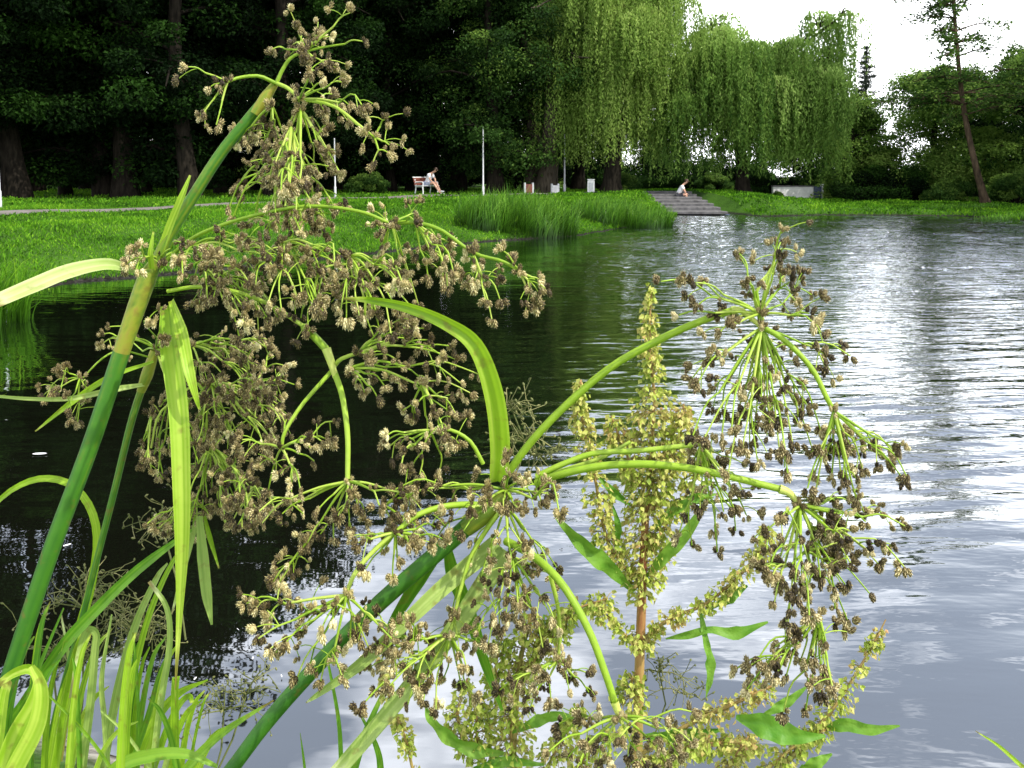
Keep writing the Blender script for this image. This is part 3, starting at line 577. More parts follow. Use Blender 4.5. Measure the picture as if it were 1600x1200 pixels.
# reed clumps
def reed_clump(name, cx, cy, rx, ry, n, h, label, lean=.35, mat='reed', thin=1.):
    mb = MB(); V = []; T = []; Q = []; seg = 5
    for k in range(n):
        a = rng.uniform(0, 6.28); r = math.sqrt(rng.uniform(0, 1)); x = cx + math.cos(a) * rx * r; y = cy + math.sin(a) * ry * r; z = max(hz(x, y), -.05)
        l_ = h * rng.uniform(.55, 1.1) * (1.08 - .35 * r); d = np.array([lean + rng.normal(0, .45), rng.normal(-.1, .4), 0]); u = np.linspace(0, 1, seg)
        p = np.array([x, y, z]) + np.outer(u ** 2.0 * l_ * .55, d) + np.outer(l_ * (u - .28 * u ** 3 * np.linalg.norm(d)), [0, 0, 1.]); wv = np.array([math.cos(a * 3), math.sin(a * 3), 0]) * .5
        wd = thin * rng.uniform(.012, .024) * np.array([.8, 1, .9, .6, .04])
        V.append(np.stack([p - wd[:, None] * wv, p + wd[:, None] * wv], 1).reshape(-1, 3)); t0 = rng.beta(2.0, 2.4) + .14; T.append(np.repeat(t0 * (.05 + 1.1 * u), 2))  # tint falls off towards the base: shade painted into the blade colour
    V = np.concatenate(V); i = (np.arange(n)[:, None] * seg * 2 + np.arange(seg - 1)[None] * 2).ravel(); mb.add(V, np.stack([i, i + 1, i + 3, i + 2], 1), np.concatenate(T))
    return tag(mb.build(name, mat), label, 'reeds', 'reed clumps at the edge of the pond')
c1 = G(800, 372)[:2]; reed_clump('reed_clump', c1[0] + .1, c1[1] + .7, 1.75, 1.2, 2000, 1.32, 'tall bright green reed clump overhanging the water, midway along the left bank')
c2 = G(975, 352)[:2]; reed_clump('reed_clump', c2[0] - .2, c2[1] - .9, 1.7, 1.5, 1800, 1.12, 'bright green reed clump just left of the stone steps')
c3 = G(0, 505)[:2]; reed_clump('reed_clump', c3[0] - .25, c3[1], .55, .6, 420, 1.1, 'sprawling grass tussock dipping into the water at the left edge', .5, 'grass', .85)
for pxy, rx, lab in (((1510, 336), 1.6, 'low grass fringe at the foot of the leaning trunk'), ((1590, 345), 1.5, 'bright low grass fringe at the right edge of the far bank')):
    c = G(*pxy)[:2]; reed_clump('reed_clump', c[0], c[1] + .4, rx, .5, 500, .38, lab, .1)

# ------------------------------------------------------------------ steps, wall, bins, poles, bench, car
t = thing('stone_steps', 'broad grey stone steps leading down to a landing on the water', 'steps', (8.35, 37.4, 0))
nst = 7
for k in range(nst):
    y0 = 37.0 + k * 1.58; z1 = .16 + k * (.84 - .16) / (nst - 1); mb = MB()
    box(mb, (0 - .06 * (nst - k) + .06 * k * 0, y0 + .79 - 37.4, z1 / 2 + .02 if k else .10), (2.9 + .02 * k, 1.575, z1 + .0 if k else .12), 0, bev=.02); mb.build('step', 'concrete', t)
mb = MB()
for xx in (-1.3, -.5, .3, 1.1): box(mb, (xx, .1, -.25), (.22, .3, .56)); 
mb.build('supports', 'dark_panel', t)
x = X(1238, 50, .2); zw = hz(x, 50)
t = thing('low_wall', 'low pale wall with dark blue end panel on the far bank', 'wall', (x, 50, zw))
mb = MB(); box(mb, (0, 0, .36), (2.35, .3, .74), bev=.015); mb.build('wall', 'pale_wall', t)
mb = MB(); box(mb, (0, -.01, .76), (2.42, .38, .06), bev=.01); mb.build('coping', 'concrete', t)
mb = MB(); box(mb, (1.42, -.02, .40), (.44, .26, .70), bev=.01); mb.build('end_panel', 'dark_panel', t)
mb = MB(); box(mb, (1.70, -.02, .44), (.10, .28, .88), bev=.01); mb.build('post', 'white_paint', t)
def bin_(px, Y, kind, label, wd=.34, h=.62):
    x = X(px, Y); z = hz(x, Y); t = thing('litter_bin', label, 'litter bin', (x, Y, z - .01), rng.uniform(-.25, .25), 'litter bins along the path'); body = {'w': 'white_paint', 'r': 'red_wood', 'g': 'grey_paint'}[kind]
    if kind == 'w':
        mb = MB(); box(mb, (0, 0, h / 2 + .06), (wd, wd * .8, h), bev=.05); mb.build('body', body, t)
        mb = MB(); box(mb, (0, 0, h + .09), (wd * 1.1, wd * .9, .06), bev=.02); mb.build('lid', 'white_paint', t)
        mb = MB(); box(mb, (0, -wd * .41, h * .5), (wd * .72, .02, h * .8)); mb.build('front_panel', 'grey_paint', t)
        mb = MB(); box(mb, (0, 0, .03), (wd * .8, wd * .7, .07)); mb.build('base', 'concrete', t)
    else:
        for s in (-1, 1):
            mb = MB(); box(mb, (s * wd * .48, 0, h / 2 + .02), (.08, .24, h + .06), bev=.015); mb.build('post', 'grey_paint', t)
        mb = MB(); box(mb, (0, 0, h * .53), (wd * .78, .22, h * .80), bev=.02); mb.build('basket', body if kind == 'r' else 'grey_paint', t)
        mb = MB()
        for s in range(4): box(mb, (wd * (-.3 + .2 * s), -.122, h * .53), (.04, .02, h * .78))
        mb.build('slats', body if kind == 'r' else 'pale_wall', t)
bin_(826, 44.5, 'r', 'litter bin with red-brown panel between pale posts', .44, .54)
bin_(867, 45, 'g', 'pale grey litter bin framed by two posts', .36, .52)
bin_(923.5, 45.5, 'w', 'tall clean white litter bin, rightmost on the bank', .36, .66)
def pole(px, Y, h, label, r=.045):
    x = X(px, Y); t = thing('lamp_post', label, 'lamp post', (x, Y, hz(x, Y) - .02), 0, 'pale lamp posts along the path'); mb = MB()
    tube(mb, [(0, 0, 0), (0, 0, .5), (0, 0, .52), (0, 0, h * .6), (0, 0, h)], [r * 1.5, r * 1.5, r, r * .9, r * .7], 10); mb.build('pole', 'grey_paint', t, True)
    mb = MB(); tube(mb, [(0, 0, h), (0, 0, h + .03), (0, 0, h + .05)], [r * .9, r * .9, r * .3], 10); mb.build('cap', 'grey_paint', t, True)
    mb = MB(); tube(mb, [(0, 0, 0), (0, 0, .04), (0, 0, .045)], [r * 2.2, r * 2.2, r], 12); mb.build('foot_plate', 'grey_paint', t, True)
pole(0, 24.0, 3.4, 'bluish white pole cut by the left edge of the photo', .04)
pole(524, 38, 2.6, 'slim grey-white pole behind the top club-rush head', .035)
pole(755, 42.5, 3.4, 'tall white pole right of the bench', .042)
pole(882, 47, 3.2, 'white pole between the grey bin and the white bin, taller of two', .05)
pole(906.5, 53, 2.2, 'shorter thin pole just left of the white bin', .045)

def skinobj(name, joints, edges, radii, mat, parent, sub=2):
    me = bpy.data.meshes.new(name); me.from_pydata([tuple(j) for j in joints], edges, []); o = bpy.data.objects.new(name, me); COL.objects.link(o); o.parent = parent
    m = o.modifiers.new('Skin', 'SKIN'); m.use_smooth_shade = True
    for v, r in zip(me.skin_vertices[0].data, radii): v.radius = (r, r) if not hasattr(r, '__len__') else r
    me.skin_vertices[0].data[0].use_root = True
    s = o.modifiers.new('Sub', 'SUBSURF'); s.levels = sub; s.render_levels = sub; me.materials.append(M[mat]); return o
def blob(mb, c, r, n=10, tint=.5):
    c = np.array(c); a = np.linspace(0, math.pi, n); p = c + np.stack([np.zeros(n), np.zeros(n), -np.cos(a) * r[2]], 1); V = []
    k = np.arange(12) * math.pi / 6
    for i in range(n): V.append(np.stack([c[0] + np.cos(k) * r[0] * math.sin(a[i] + 1e-3), c[1] + np.sin(k) * r[1] * math.sin(a[i] + 1e-3), np.full(12, p[i, 2])], 1))
    i = np.arange(n - 1)[:, None] * 12; j = np.arange(12)[None]; j2 = (j + 1) % 12
    mb.add(np.concatenate(V), np.stack([i + j, i + j2, i + 12 + j2, i + 12 + j], -1).reshape(-1, 4), tint)
def person(label, loc, rz, shirt, shorts, hair='hair', lean=.22, knee=.46, feet=((.78, .02), (.66, .0)), head_bow=.10, seat=.45):
    """seated, facing local +X; hips at seat height"""
    t = thing('person', label, 'person', loc, rz)
    hp = seat + .10; ch = np.array([lean, 0, hp + .42]); nk = ch + [.03 + head_bow * .3, 0, .13]; hd = nk + [.05 + head_bow, 0, .13]
    J = [(0, 0, hp), (lean * .45, 0, hp + .20), ch, nk, hd - np.array([.01, 0, .02]), hd + np.array([.01, 0, .07])]; E = [(0, 1), (1, 2), (2, 3), (3, 4), (4, 5)]; r = [(.15, .12), (.14, .11), (.155, .11), .05, (.082, .075), (.07, .065)]
    for s in (-1, 1):
        b = len(J); sh = ch + [.0, s * .17, .03]; el = sh + [.14, s * .05, -.26]; ha = np.array([knee - .04, s * .10, hp + .06])
        J += [sh, el, (el + ha) / 2, ha, ha + np.array([.08, -s * .02, -.01])]; E += [(2, b), (b, b + 1), (b + 1, b + 2), (b + 2, b + 3), (b + 3, b + 4)]; r += [.058, .045, .038, .03, .034]
        b = len(J); fx, fz = feet[0 if s < 0 else 1]; kn = np.array([knee, s * .11, hp + .02]); an = np.array([fx - .10, s * .09, fz + .09])
        J += [(.05, s * .10, hp - .02), kn, (kn * .55 + an * .45), an, (fx + .08, s * .09, fz + .04)]; E += [(0, b), (b, b + 1), (b + 1, b + 2), (b + 2, b + 3), (b + 3, b + 4)]; r += [.095, .065, .058, .038, .036]
        for k in range(4):
            f0 = len(J); J += [ha + np.array([.10, s * (.02 - .018 * k), -.02]), ha + np.array([.15 - .008 * abs(k - 1), s * (.025 - .02 * k), -.045])]; E += [(b - 1, f0), (f0, f0 + 1)]; r += [.010, .008]
        f0 = len(J); J += [ha + np.array([.07, -s * .05, -.02])]; E += [(b - 2, f0)]; r += [.011]
    skinobj('body', J, E, r, 'skin', t)
    S = [(-.01, 0, hp - .02), (lean * .45, 0, hp + .20), tuple(ch), tuple(ch + [.02, 0, .07])]; SE = [(0, 1), (1, 2), (2, 3)]; Sr = [(.178, .15), (.168, .135), (.185, .135), (.075, .07)]
    for s in (-1, 1):
        b = len(S); sh = ch + [.0, s * .17, .03]; S += [sh, sh + [.09, s * .035, -.17]]; SE += [(2, b), (b, b + 1)]; Sr += [.082, .075]
    skinobj('shirt', S, SE, Sr, shirt, t)
    S = [(0, 0, hp - .03)]; SE = []; Sr = [(.17, .14)]
    for s in (-1, 1):
        b = len(S); S += [(.07, s * .10, hp - .02), (knee * .72, s * .11, hp)]; SE += [(0, b), (b, b + 1)]; Sr += [.115, .095]
    skinobj('shorts', S, SE, Sr, shorts, t)
    mb = MB(); blob(mb, hd + np.array([-.015, 0, .05]), (.105, .092, .105)); mb.build('hair', hair, t, True)
    mb = MB(); blob(mb, hd + np.array([.098, 0, .0]), (.016, .014, .02), 6); 
    for s in (-1, 1): blob(mb, hd + np.array([.0, s * .083, .0]), (.022, .012, .03), 6)
    mb.build('face_features', 'skin', t, True)
    mb = MB()
    for s in (-1, 1): blob(mb, hd + np.array([.082, s * .03, .03]), (.01, .012, .008), 6)
    mb.build('eyes', 'dark_cloth', t, True)
    for s in (-1, 1):
        fx, fz = feet[0 if s < 0 else 1]; mb = MB(); blob(mb, (fx + .02, s * .09, fz + .045), (.15, .052, .052)); mb.build('shoe', 'white_cloth', t, True)
    return t
# bench facing right and a little to the camera
bx, by = X(667, 44), 44.0; bz = hz(bx, by); ang = R(-32)
t = thing('park_bench', 'park bench with red-brown slats and white metal frame under the grove', 'bench', (bx, by, bz), ang)
for s in (-.62, .62):
    mb = MB(); tube(mb, cr([(.24, s, 0), (.22, s, .42), (.20, s, .43)], 8), .032, 8); tube(mb, cr([(-.30, s, 0), (-.22, s, .43), (-.32, s, .88)], 10), .032, 8); tube(mb, [(-.22, s, .42), (.24, s, .42)], .03, 8); tube(mb, cr([(-.27, s, .65), (.05, s, .66), (.22, s, .64), (.235, s, .44)], 10), .024, 8); mb.build('leg_frame', 'white_paint', t, True)
mb = MB()
for k in range(4): box(mb, (-.15 + .115 * k, 0, .465), (.10, 1.5, .035))
mb.build('seat', 'grey_paint', t)
mb = MB()
for k in range(3): box(mb, (-.222 - .035 * k, 0, .56 + .13 * k), (.035, 1.5, .10))
mb.build('backrest', 'red_wood', t)
mb = MB(); box(mb, (-.325, 0, .90), (.05, 1.5, .05)); mb.build('top_rail', 'white_paint', t)
person('person in a white shirt sitting hunched on the park bench, legs stretched to the right', (bx, by, bz + .03), ang, 'white_cloth', 'blue_cloth', feet=((1.02, -.02), (.88, .10)), lean=.24, knee=.52, head_bow=.22)
sx_, sy_ = X(1059, 44.6), 44.6
person('person in a white top and dark shorts sitting on the stone steps', (sx_, sy_, .66 - .28), R(-14), 'white_cloth', 'dark_cloth', feet=((.50, .02), (.58, .02)), lean=.22, knee=.44, seat=.24, head_bow=.12)
# parked car seen head on
cx_, cy_ = X(990, 74), 74.0
t = thing('parked_car', 'pale silver car parked beyond the end of the path', 'car', (cx_, cy_, hz(cx_, cy_)), R(14)); mb = MB()
prof = [(-2.05, .55, .30, .80), (-1.9, .80, .28, .86), (-1.0, .95, .25, .90), (1.0, .95, .25, .90), (1.85, .92, .28, .86), (2.05, .75, .32, .78)]
V = []
for (y_, zt, zb, hw) in prof: V += [(-hw, y_, zb), (-hw * 1.02, y_, (zb + zt) / 2), (-hw * .9, y_, zt), (hw * .9, y_, zt), (hw * 1.02, y_, (zb + zt) / 2), (hw, y_, zb)]
Q = [(k * 6 + j, k * 6 + (j + 1) % 6, k * 6 + 6 + (j + 1) % 6, k * 6 + 6 + j) for k in range(5) for j in range(6)] + [(0, 1, 4, 5), (1, 2, 3, 4), (30, 31, 34, 35), (31, 32, 33, 34)]
mb.add(V, Q); mb.build('body', 'car_paint', t, True)
mb = MB(); V = []
for (y_, z_, hw) in [(-1.0, .93, .78), (-.35, 1.42, .60), (.9, 1.44, .60), (1.7, .95, .74)]: V += [(-hw, y_, z_), (hw, y_, z_)]
V += [(-.80, -.98, .93), (.80, -.98, .93), (-.78, 1.66, .94), (.78, 1.66, .94)]
mb.add(V, [(0, 1, 3, 2), (4, 5, 7, 6), (0, 2, 4, 6), (1, 7, 5, 3)]); mb.build('windows', 'glass', t)
mb = MB(); box(mb, (0, .28, 1.455), (1.18, 1.3, .05)); mb.build('roof', 'car_paint', t)
for sx2 in (-1, 1):
    for sy2 in (-1.3, 1.3):
        mb = MB(); a = [(sx2 * .72, sy2, .32), (sx2 * .74, sy2, .32), (sx2 * .9, sy2, .32), (sx2 * .91, sy2, .32)]; tube(mb, a, [.02, .32, .32, .02], 16); mb.build('wheel', 'rubber', t, True)
    mb = MB(); box(mb, (sx2 * .62, -2.03, .66), (.3, .08, .14)); mb.build('headlight', 'lamp_glass', t)
# house far behind the grove (pale facade glimpsed between trunks)
x = X(240, 112); t = thing('house', 'pale house glimpsed between the trunks far behind the grove', 'house', (x, 112, hz(x, 112)), R(8)); mb = MB(); box(mb, (0, 0, 1.6), (11, 6, 3.2), bev=.02); mb.build('wall', 'facade', t)
mb = MB(); mb.add([(-5.8, -3.5, 3.2), (5.8, -3.5, 3.2), (5.8, 0, 5.6), (-5.8, 0, 5.6), (5.8, 3.5, 3.2), (-5.8, 3.5, 3.2)], [(0, 1, 2, 3), (3, 2, 4, 5)]); mb.build('roof', 'red_wood', t)
for k in range(4):
    mb = MB(); box(mb, (-3.9 + 2.6 * k, -3.01, 1.7), (1.1, .08, 1.3)); wf = mb.build('window', 'white_paint', t); mb = MB(); box(mb, (-3.9 + 2.6 * k, -3.06, 1.7), (.9, .06, 1.1)); mb.build('pane', 'glass', wf)

#FOREGROUND#
# ------------------------------------------------------------------ foreground plants (within arm's reach)
rng = np.random.default_rng(21)
TOCAM = -FWD
class Plant:
    def __init__(s, name, label, cat, base, group=None):
        s.org = np.array([base[0], base[1], hz(base[0], base[1]) - .01]); s.o = thing(name, label, cat, s.org, 0, group)
    def put(s, mb, name, mat, parent=None, smooth=True, label=None):
        if not mb.v: return None
        for k in range(len(mb.v)): mb.v[k] = mb.v[k] - s.org
        return mb.build(name, mat, parent or s.o, smooth, label)
def px3(pts, d=None):
    """[(px,py[,depth])...] -> world points"""
    return np.array([P(p[0], p[1], p[2] if len(p) > 2 else d) for p in pts])
def wpx(wd, d): return np.asarray(wd, float) * d / F
# spikelet: ovoid body wrapped in small pointed scales
def spikelet_proto():
    rings = [(-.5, .10), (-.36, .25), (-.12, .33), (.14, .28), (.36, .15), (.5, .02)]; V = []; T = []; ns = 6
    for j, (z, r) in enumerate(rings):
        for k in range(ns):
            a = (k + .5 * (j % 2)) * 2 * math.pi / ns; V.append((r * math.cos(a), r * math.sin(a), z)); T.append(.12 + .16 * ((j + k) % 2))
    Q = [(j * ns + k, j * ns + (k + 1) % ns, (j + 1) * ns + (k + 1) % ns, (j + 1) * ns + k) for j in range(5) for k in range(ns)]
    for j in range(4):
        for k in range(5):
            a = (k + .5 * j) * 2 * math.pi / 5; z = -.36 + j * .19; r = [.27, .34, .31, .22][j]; b = len(V); w_ = .30
            V += [(r * math.cos(a - w_), r * math.sin(a - w_), z), (r * 1.02 * math.cos(a), r * 1.02 * math.sin(a), z - .06), (r * math.cos(a + w_), r * math.sin(a + w_), z), (r * 1.38 * math.cos(a), r * 1.38 * math.sin(a), z + .28)]
            T += [.30, .42, .30, .98]; Q.append((b, b + 1, b + 2, b + 3))
    return np.array(V), np.array(Q), np.array(T)
SPV, SPQ, SPT = spikelet_proto()
def spikelets(mb, c, d, L_, tint, fat=1.):
    """many spikelets at centres c, axis d, length L_"""
    c = np.asarray(c); n = len(c); d = nrm(d); h = nrm(rng.normal(size=(n, 3))); u = nrm(np.cross(d, h)); v = np.cross(d, u); L_ = np.asarray(L_)[:, None, None]
    V = c[:, None] + L_ * np.array([.74, .74, 1.06]) * (SPV[None, :, :1] * u[:, None] * fat + SPV[None, :, 1:2] * v[:, None] * fat + SPV[None, :, 2:] * d[:, None])
    Q = SPQ[None] + (np.arange(n) * len(SPV))[:, None, None]
    T = SPT[None] + np.asarray(tint)[:, None] + rng.normal(0, .05, (n, len(SPT)))
    mb.add(V.reshape(-1, 3), Q.reshape(-1, 4), T.ravel())
class Head:
    def __init__(s, plant, label=None, mat='spikelet', size=.0054, tint=0.): s.p = plant; s.r = MB(); s.c = []; s.d = []; s.l = []; s.t = []; s.label = label; s.mat = mat; s.size = size; s.tint = tint
    def cluster(s, e, d, n=None, sc=1.):
        n = n or int(rng.integers(3, 8)); d = nrm(d); sc = sc * rng.uniform(.78, 1.18); dd = nrm(d[None] * .8 + rng.normal(0, .6, (n, 3)))
        L_ = s.size * sc * rng.uniform(.8, 1.15, n); s.c.append(e + dd * L_[:, None] * .6 + rng.normal(0, .0007, (n, 3))); s.d.append(dd); s.l.append(L_); s.t.append(np.full(n, rng.normal(0, .19)))
    def ray(s, pts, r0, r1, n=9, sides=6, tint=None):
        t = tint if tint is not None else rng.uniform(.25, .7); c = cr(pts, n); tube(s.r, c, np.linspace(r0, r1, n), sides, np.linspace(t, t + .12, n)); return c
    def umbel(s, node, targets, dspread=.03, gk=4, gr=75, arch=.16, r0=.00086, sub=.6, extra=.6, frac=(.45, .68), blobs=True):
        """node (px,py,d); targets [(px,py)]: rays run from the node to sub-nodes, then to each seed cluster"""
        nd = P(*node); left = [np.array([t[0] + rng.normal(0, 2.), t[1] + rng.normal(0, 2.)]) for t in targets]; n0 = np.array(node[:2], float)
        if blobs: s.cluster(nd, np.array([0, -.5, .6]), 5)
        while left:
            left.sort(key=lambda q: -np.linalg.norm(q - n0)); a = left.pop(0); left.sort(key=lambda q: np.linalg.norm(q - a)); k = int(rng.integers(1, gk + 1)); grp = [a]
            while left and len(grp) < k and np.linalg.norm(left[0] - a) < gr: grp.append(left.pop(0))
            cen = np.mean(grp, axis=0); f = rng.uniform(*frac); dz = node[2] + rng.normal(0, dspread); sp_ = n0 + (cen - n0) * f
            far = np.linalg.norm(cen - n0); sn = P(sp_[0], sp_[1] - far * arch * .5, node[2] + (dz - node[2]) * f); m = (nd + sn) / 2 + np.array([0, 0, far * arch * .55 * node[2] / F])
            c = s.ray([nd, m, sn], r0 * min(1.1, .72 + far / 240), r0 * .7)
            if len(grp) > 1: s.cluster(sn, sn - m, 2, .7)
            for q in grp:
                e = P(q[0], q[1], dz + rng.normal(0, dspread * .4)); dv = e - sn; ln = np.linalg.norm(dv); mm = (sn + e) / 2 + np.array([0, 0, ln * .13]) + rng.normal(0, ln * .05, 3)
                cc = s.ray([sn, mm, e], r0 * .66, r0 * .5, 6, 5); s.cluster(e, e - mm)
                if rng.uniform() < extra:
                    for j in range(int(rng.integers(1, 4))):
                        b = cc[int(rng.integers(1, 5))]; ee = b + nrm(nrm(dv) * .7 + rng.normal(0, .7, 3)) * rng.uniform(.006, .016); s.ray([b, (b + ee) / 2 + [0, 0, .0012], ee], r0 * .42, r0 * .34, 4, 4); s.cluster(ee, ee - b, int(rng.integers(2, 6)), .9)
    def done(s):
        o = s.p.put(s.r, 'flower_head', 'ray', None, True, s.label); mb = MB(); c = np.concatenate(s.c); n = len(c)
        spikelets(mb, c, np.concatenate(s.d), np.concatenate(s.l), np.concatenate(s.t) + rng.normal(.08 + s.tint, .12, n)); s.p.put(mb, 'seed_clusters', s.mat, o, False); return o
def fill(cx, cy, rx, ry, n, rot=0.):
    a = rng.uniform(0, 6.28, n); r = np.sqrt(rng.uniform(0, 1, n)); x = np.cos(a) * r * rx; y = np.sin(a) * r * ry; c, s = math.cos(rot), math.sin(rot)
    return [(cx + x_ * c - y_ * s, cy + x_ * s + y_ * c) for x_, y_ in zip(x, y)]
def root_down(p):
    d = nrm(p[0] - p[1]); a = p[0] + d * .12; b = a + nrm(d + [0, 0, -1.2]) * .16; g = b + nrm(d * .5 + [0, 0, -1.6]) * 1.; g = b + (g - b) * ((b[2] - .32) / max(.05, b[2] - g[2])); return np.vstack([g, b, a, p])
def stem(pl, pts, d, widths, tints, name='stem', sides=18, n=34, mat='stem_green', base=True):
    p = px3(pts, d); dep = [q[2] if len(q) > 2 else d for q in pts]; r = np.array([w_ * k / F / 2 for w_, k in zip(np.interp(np.linspace(0, 1, len(pts)), np.linspace(0, 1, len(widths)), widths), dep)]); t = np.interp(np.linspace(0, 1, len(pts)), np.linspace(0, 1, len(tints)), tints)
    if base: p = root_down(p); r = np.concatenate([[r[0] * 1.1] * 3, r]); t = np.concatenate([[t[0]] * 3, t])
    c = cr(p, n); u = np.linspace(0, 1, n); mb = MB(); tube(mb, c, np.interp(u, np.linspace(0, 1, len(r)), r), sides, np.interp(u, np.linspace(0, 1, len(t)), t), True, .16 if name == 'sheath' else .10); return pl.put(mb, name, mat)
def leaf(pl, pts, d, widths, mat='blade', tint=.5, twist=0., keel=.16, name='leaf', wave=0., root=False, n=26, hint=None, cols=7, label=None, streak=.2):
    p = px3(pts, d); k = np.mean([q[2] if len(q) > 2 else d for q in pts]); wd = wpx(widths, k)
    if root:
        p = root_down(p); n += 10; wd = np.concatenate([[wd[0]] * 3, wd])
    mb = MB(); ribbon(mb, p, wd, TOCAM + np.array([0, 0, .25]) if hint is None else hint, keel, tint, twist, streak, wave, cols if wave else 13, n); return pl.put(mb, name, mat, None, True, label)

GR = 'club-rush plants at the near edge of the pond'
# ---- club-rush 1: tall stem at the left, drooping head towards the upper middle
p1 = Plant('club_rush', 'tallest club-rush, thick dark green stem rising at left to a topmost brown head', 'club-rush', (-.40, .30), GR)
stem(p1, [(-8, 1130, .55), (20, 1040, .55), (80, 860, .55), (140, 700, .55), (190, 550, .55)], .55, [24, 25, 26, 26, 26], [.08, .15, .22, .25, .3])
stem(p1, [(188, 556, .55), (205, 505, .55), (228, 440, .55), (243, 410, .55)], .55, [25, 27, 29, 20], [.72, .66, .58, .5], 'sheath', base=False)
stem(p1, [(236, 430, .55), (262, 372, .55), (300, 310, .55), (345, 240, .55), (385, 190, .55), (412, 158, .55)], .55, [17, 18, 18, 17, 17], [.55, .45, .35, .3, .35], 'upper_stem', base=False)
stem(p1, [(398, 178, .548), (415, 152, .548), (432, 128, .548)], .55, [15, 18, 10], [.66, .68, .6], 'sheath', base=False, n=10)
leaf(p1, [(212, 424, .55), (170, 413, .54), (110, 424, .52), (50, 448, .50), (-30, 482, .47)], .5, [8, 19, 24, 24, 20], 'blade_pale', [.4, .7, .8, .7], .35)
leaf(p1, [(262, 478, .545), (268, 540, .525), (281, 640, .51), (285, 740, .505), (286, 840, .505), (282, 940, .51), (274, 1078, .515)], .51, [20, 33, 31, 29, 26, 20, 10, 2], 'blade', [.35, .55, .62, .68, .75], .15, .22)
leaf(p1, [(268, 470, .54), (284, 520, .515), (296, 580, .50), (306, 620, .50), (312, 640, .505)], .51, [10, 20, 16, 8, 3], 'blade', .62, .5)
leaf(p1, [(246, 410, .55), (268, 352, .545), (285, 310, .54), (298, 274, .54)], .54, [12, 14, 12, 4], 'blade', .62, .2, .3)
leaf(p1, [(238, 420, .545), (236, 395, .54), (240, 362, .54)], .54, [10, 9, 3], 'blade', .6)
h = Head(p1, 'topmost brown flower head on the tallest stem')
h.ray(px3([(430, 130, .545), (405, 119, .54), (375, 121, .535), (355, 128, .53)]), .0014, .001)
h.umbel((355, 128, .53), [(293, 103), (330, 133), (318, 178), (338, 196), (345, 128)], .008, 2, 40, .03)
h.ray(px3([(432, 130, .545), (442, 108, .545), (455, 90, .545), (478, 80, .545)]), .0014, .001)
h.umbel((478, 80, .545), [(475, 68), (425, 75), (468, 45), (500, 60), (508, 98), (494, 52), (543, 20), (568, 62), (515, 58), (460, 70), (485, 92)], .012, 2, 30, .02)
h.ray(px3([(432, 130, .545), (450, 138, .54), (468, 155, .535)]), .0014, .0011)
h.umbel((468, 155, .535), [(455, 145), (500, 130), (535, 128), (570, 165), (505, 168), (452, 205), (470, 185), (530, 165), (490, 115), (520, 148), (545, 160)], .02, 3, 45, .05)
h.ray(px3([(468, 155, .535), (520, 165, .525), (560, 195, .515), (585, 215, .51)]), .0012, .0009)
h.umbel((585, 215, .51), [(608, 238), (586, 252), (603, 188), (575, 206), (612, 230)], .008, 2, 30, .05)
h.umbel((425, 165, .54), [(400, 215), (375, 215), (415, 240), (430, 235), (388, 222), (450, 235), (372, 225), (405, 195), (425, 200)], .02, 3, 45, .08)
h.umbel((470, 170, .535), [(480, 190), (495, 230), (530, 265), (460, 260), (470, 285), (505, 205), (455, 245), (500, 245), (490, 265), (515, 240), (440, 225), (520, 262)], .025, 3, 50, .04)
for nd, tg_ in (((455, 200, .535), fill(455, 290, 38, 60, 22)), ((450, 215, .54), [(425, 285), (370, 290), (410, 285), (430, 335), (365, 340), (395, 335), (360, 322), (380, 300), (520, 325), (490, 310), (375, 283)])):
    h.umbel(nd, tg_, .022, 3, 45, .05, r0=.0011)
h.umbel((455, 330, .53), fill(455, 350, 60, 40, 18) + [(500, 330), (540, 322), (385, 352), (480, 395)], .025, 3, 50, .1)
h.done()
h = Head(p1, 'long arching flower branches reaching right over the water')
h.ray(px3([(250, 418, .55), (290, 380, .545), (330, 358, .535), (400, 336, .525), (480, 322, .515), (560, 330, .51), (612, 350, .51)]), .0016, .001, 22)
h.ray(px3([(612, 350, .51), (650, 348, .505), (690, 360, .50), (740, 395, .495), (785, 408, .49), (812, 425, .49)]), .0013, .0009, 18)
h.umbel((612, 350, .51), [(640, 335), (600, 340), (605, 380), (650, 345), (590, 400), (625, 400), (575, 420), (640, 440), (655, 470)], .02, 2, 45, .06)
h.umbel((740, 396, .495), [(740, 440), (732, 402), (760, 465), (782, 468), (768, 497), (735, 445), (745, 415), (758, 440)], .008, 3, 40, -.04)
h.umbel((812, 425, .49), [(790, 398), (805, 408), (838, 437), (832, 470), (826, 450), (845, 440)], .006, 2, 24, 0)
h.umbel((650, 350, .505), [(690, 410), (700, 378), (668, 385), (700, 395), (672, 430), (690, 430), (710, 425), (655, 400), (680, 365), (695, 445)], .02, 3, 50, .05)
for (nd, tg_) in (((250, 405, .55), [(205, 385), (215, 402), (200, 410), (285, 380), (310, 395), (212, 420)]), ((300, 385, .54), fill(360, 410, 80, 45, 24)), ((440, 380, .53), fill(470, 440, 80, 60, 32)), ((545, 400, .52), fill(580, 470, 80, 55, 22)), ((320, 420, .54), fill(370, 480, 75, 45, 24)), ((500, 420, .52), [(470, 500), (500, 472), (560, 490), (540, 445), (600, 420), (520, 430), (585, 440), (455, 470), (480, 520)])):
    h.umbel(nd, tg_, .035, 4, 70, .14)
h.ray(px3([(262, 455, .55), (310, 448, .545), (365, 455, .54), (420, 475, .535), (478, 512, .53)]), .0015, .0013, 16)
h.done()
h = Head(p1, 'drooping flower branches in the middle with long pale nodes')
h.ray(px3([(474, 510, .53), (495, 530, .525), (512, 550, .52), (520, 575, .52)]), .0024, .0024, 8, tint=.3)
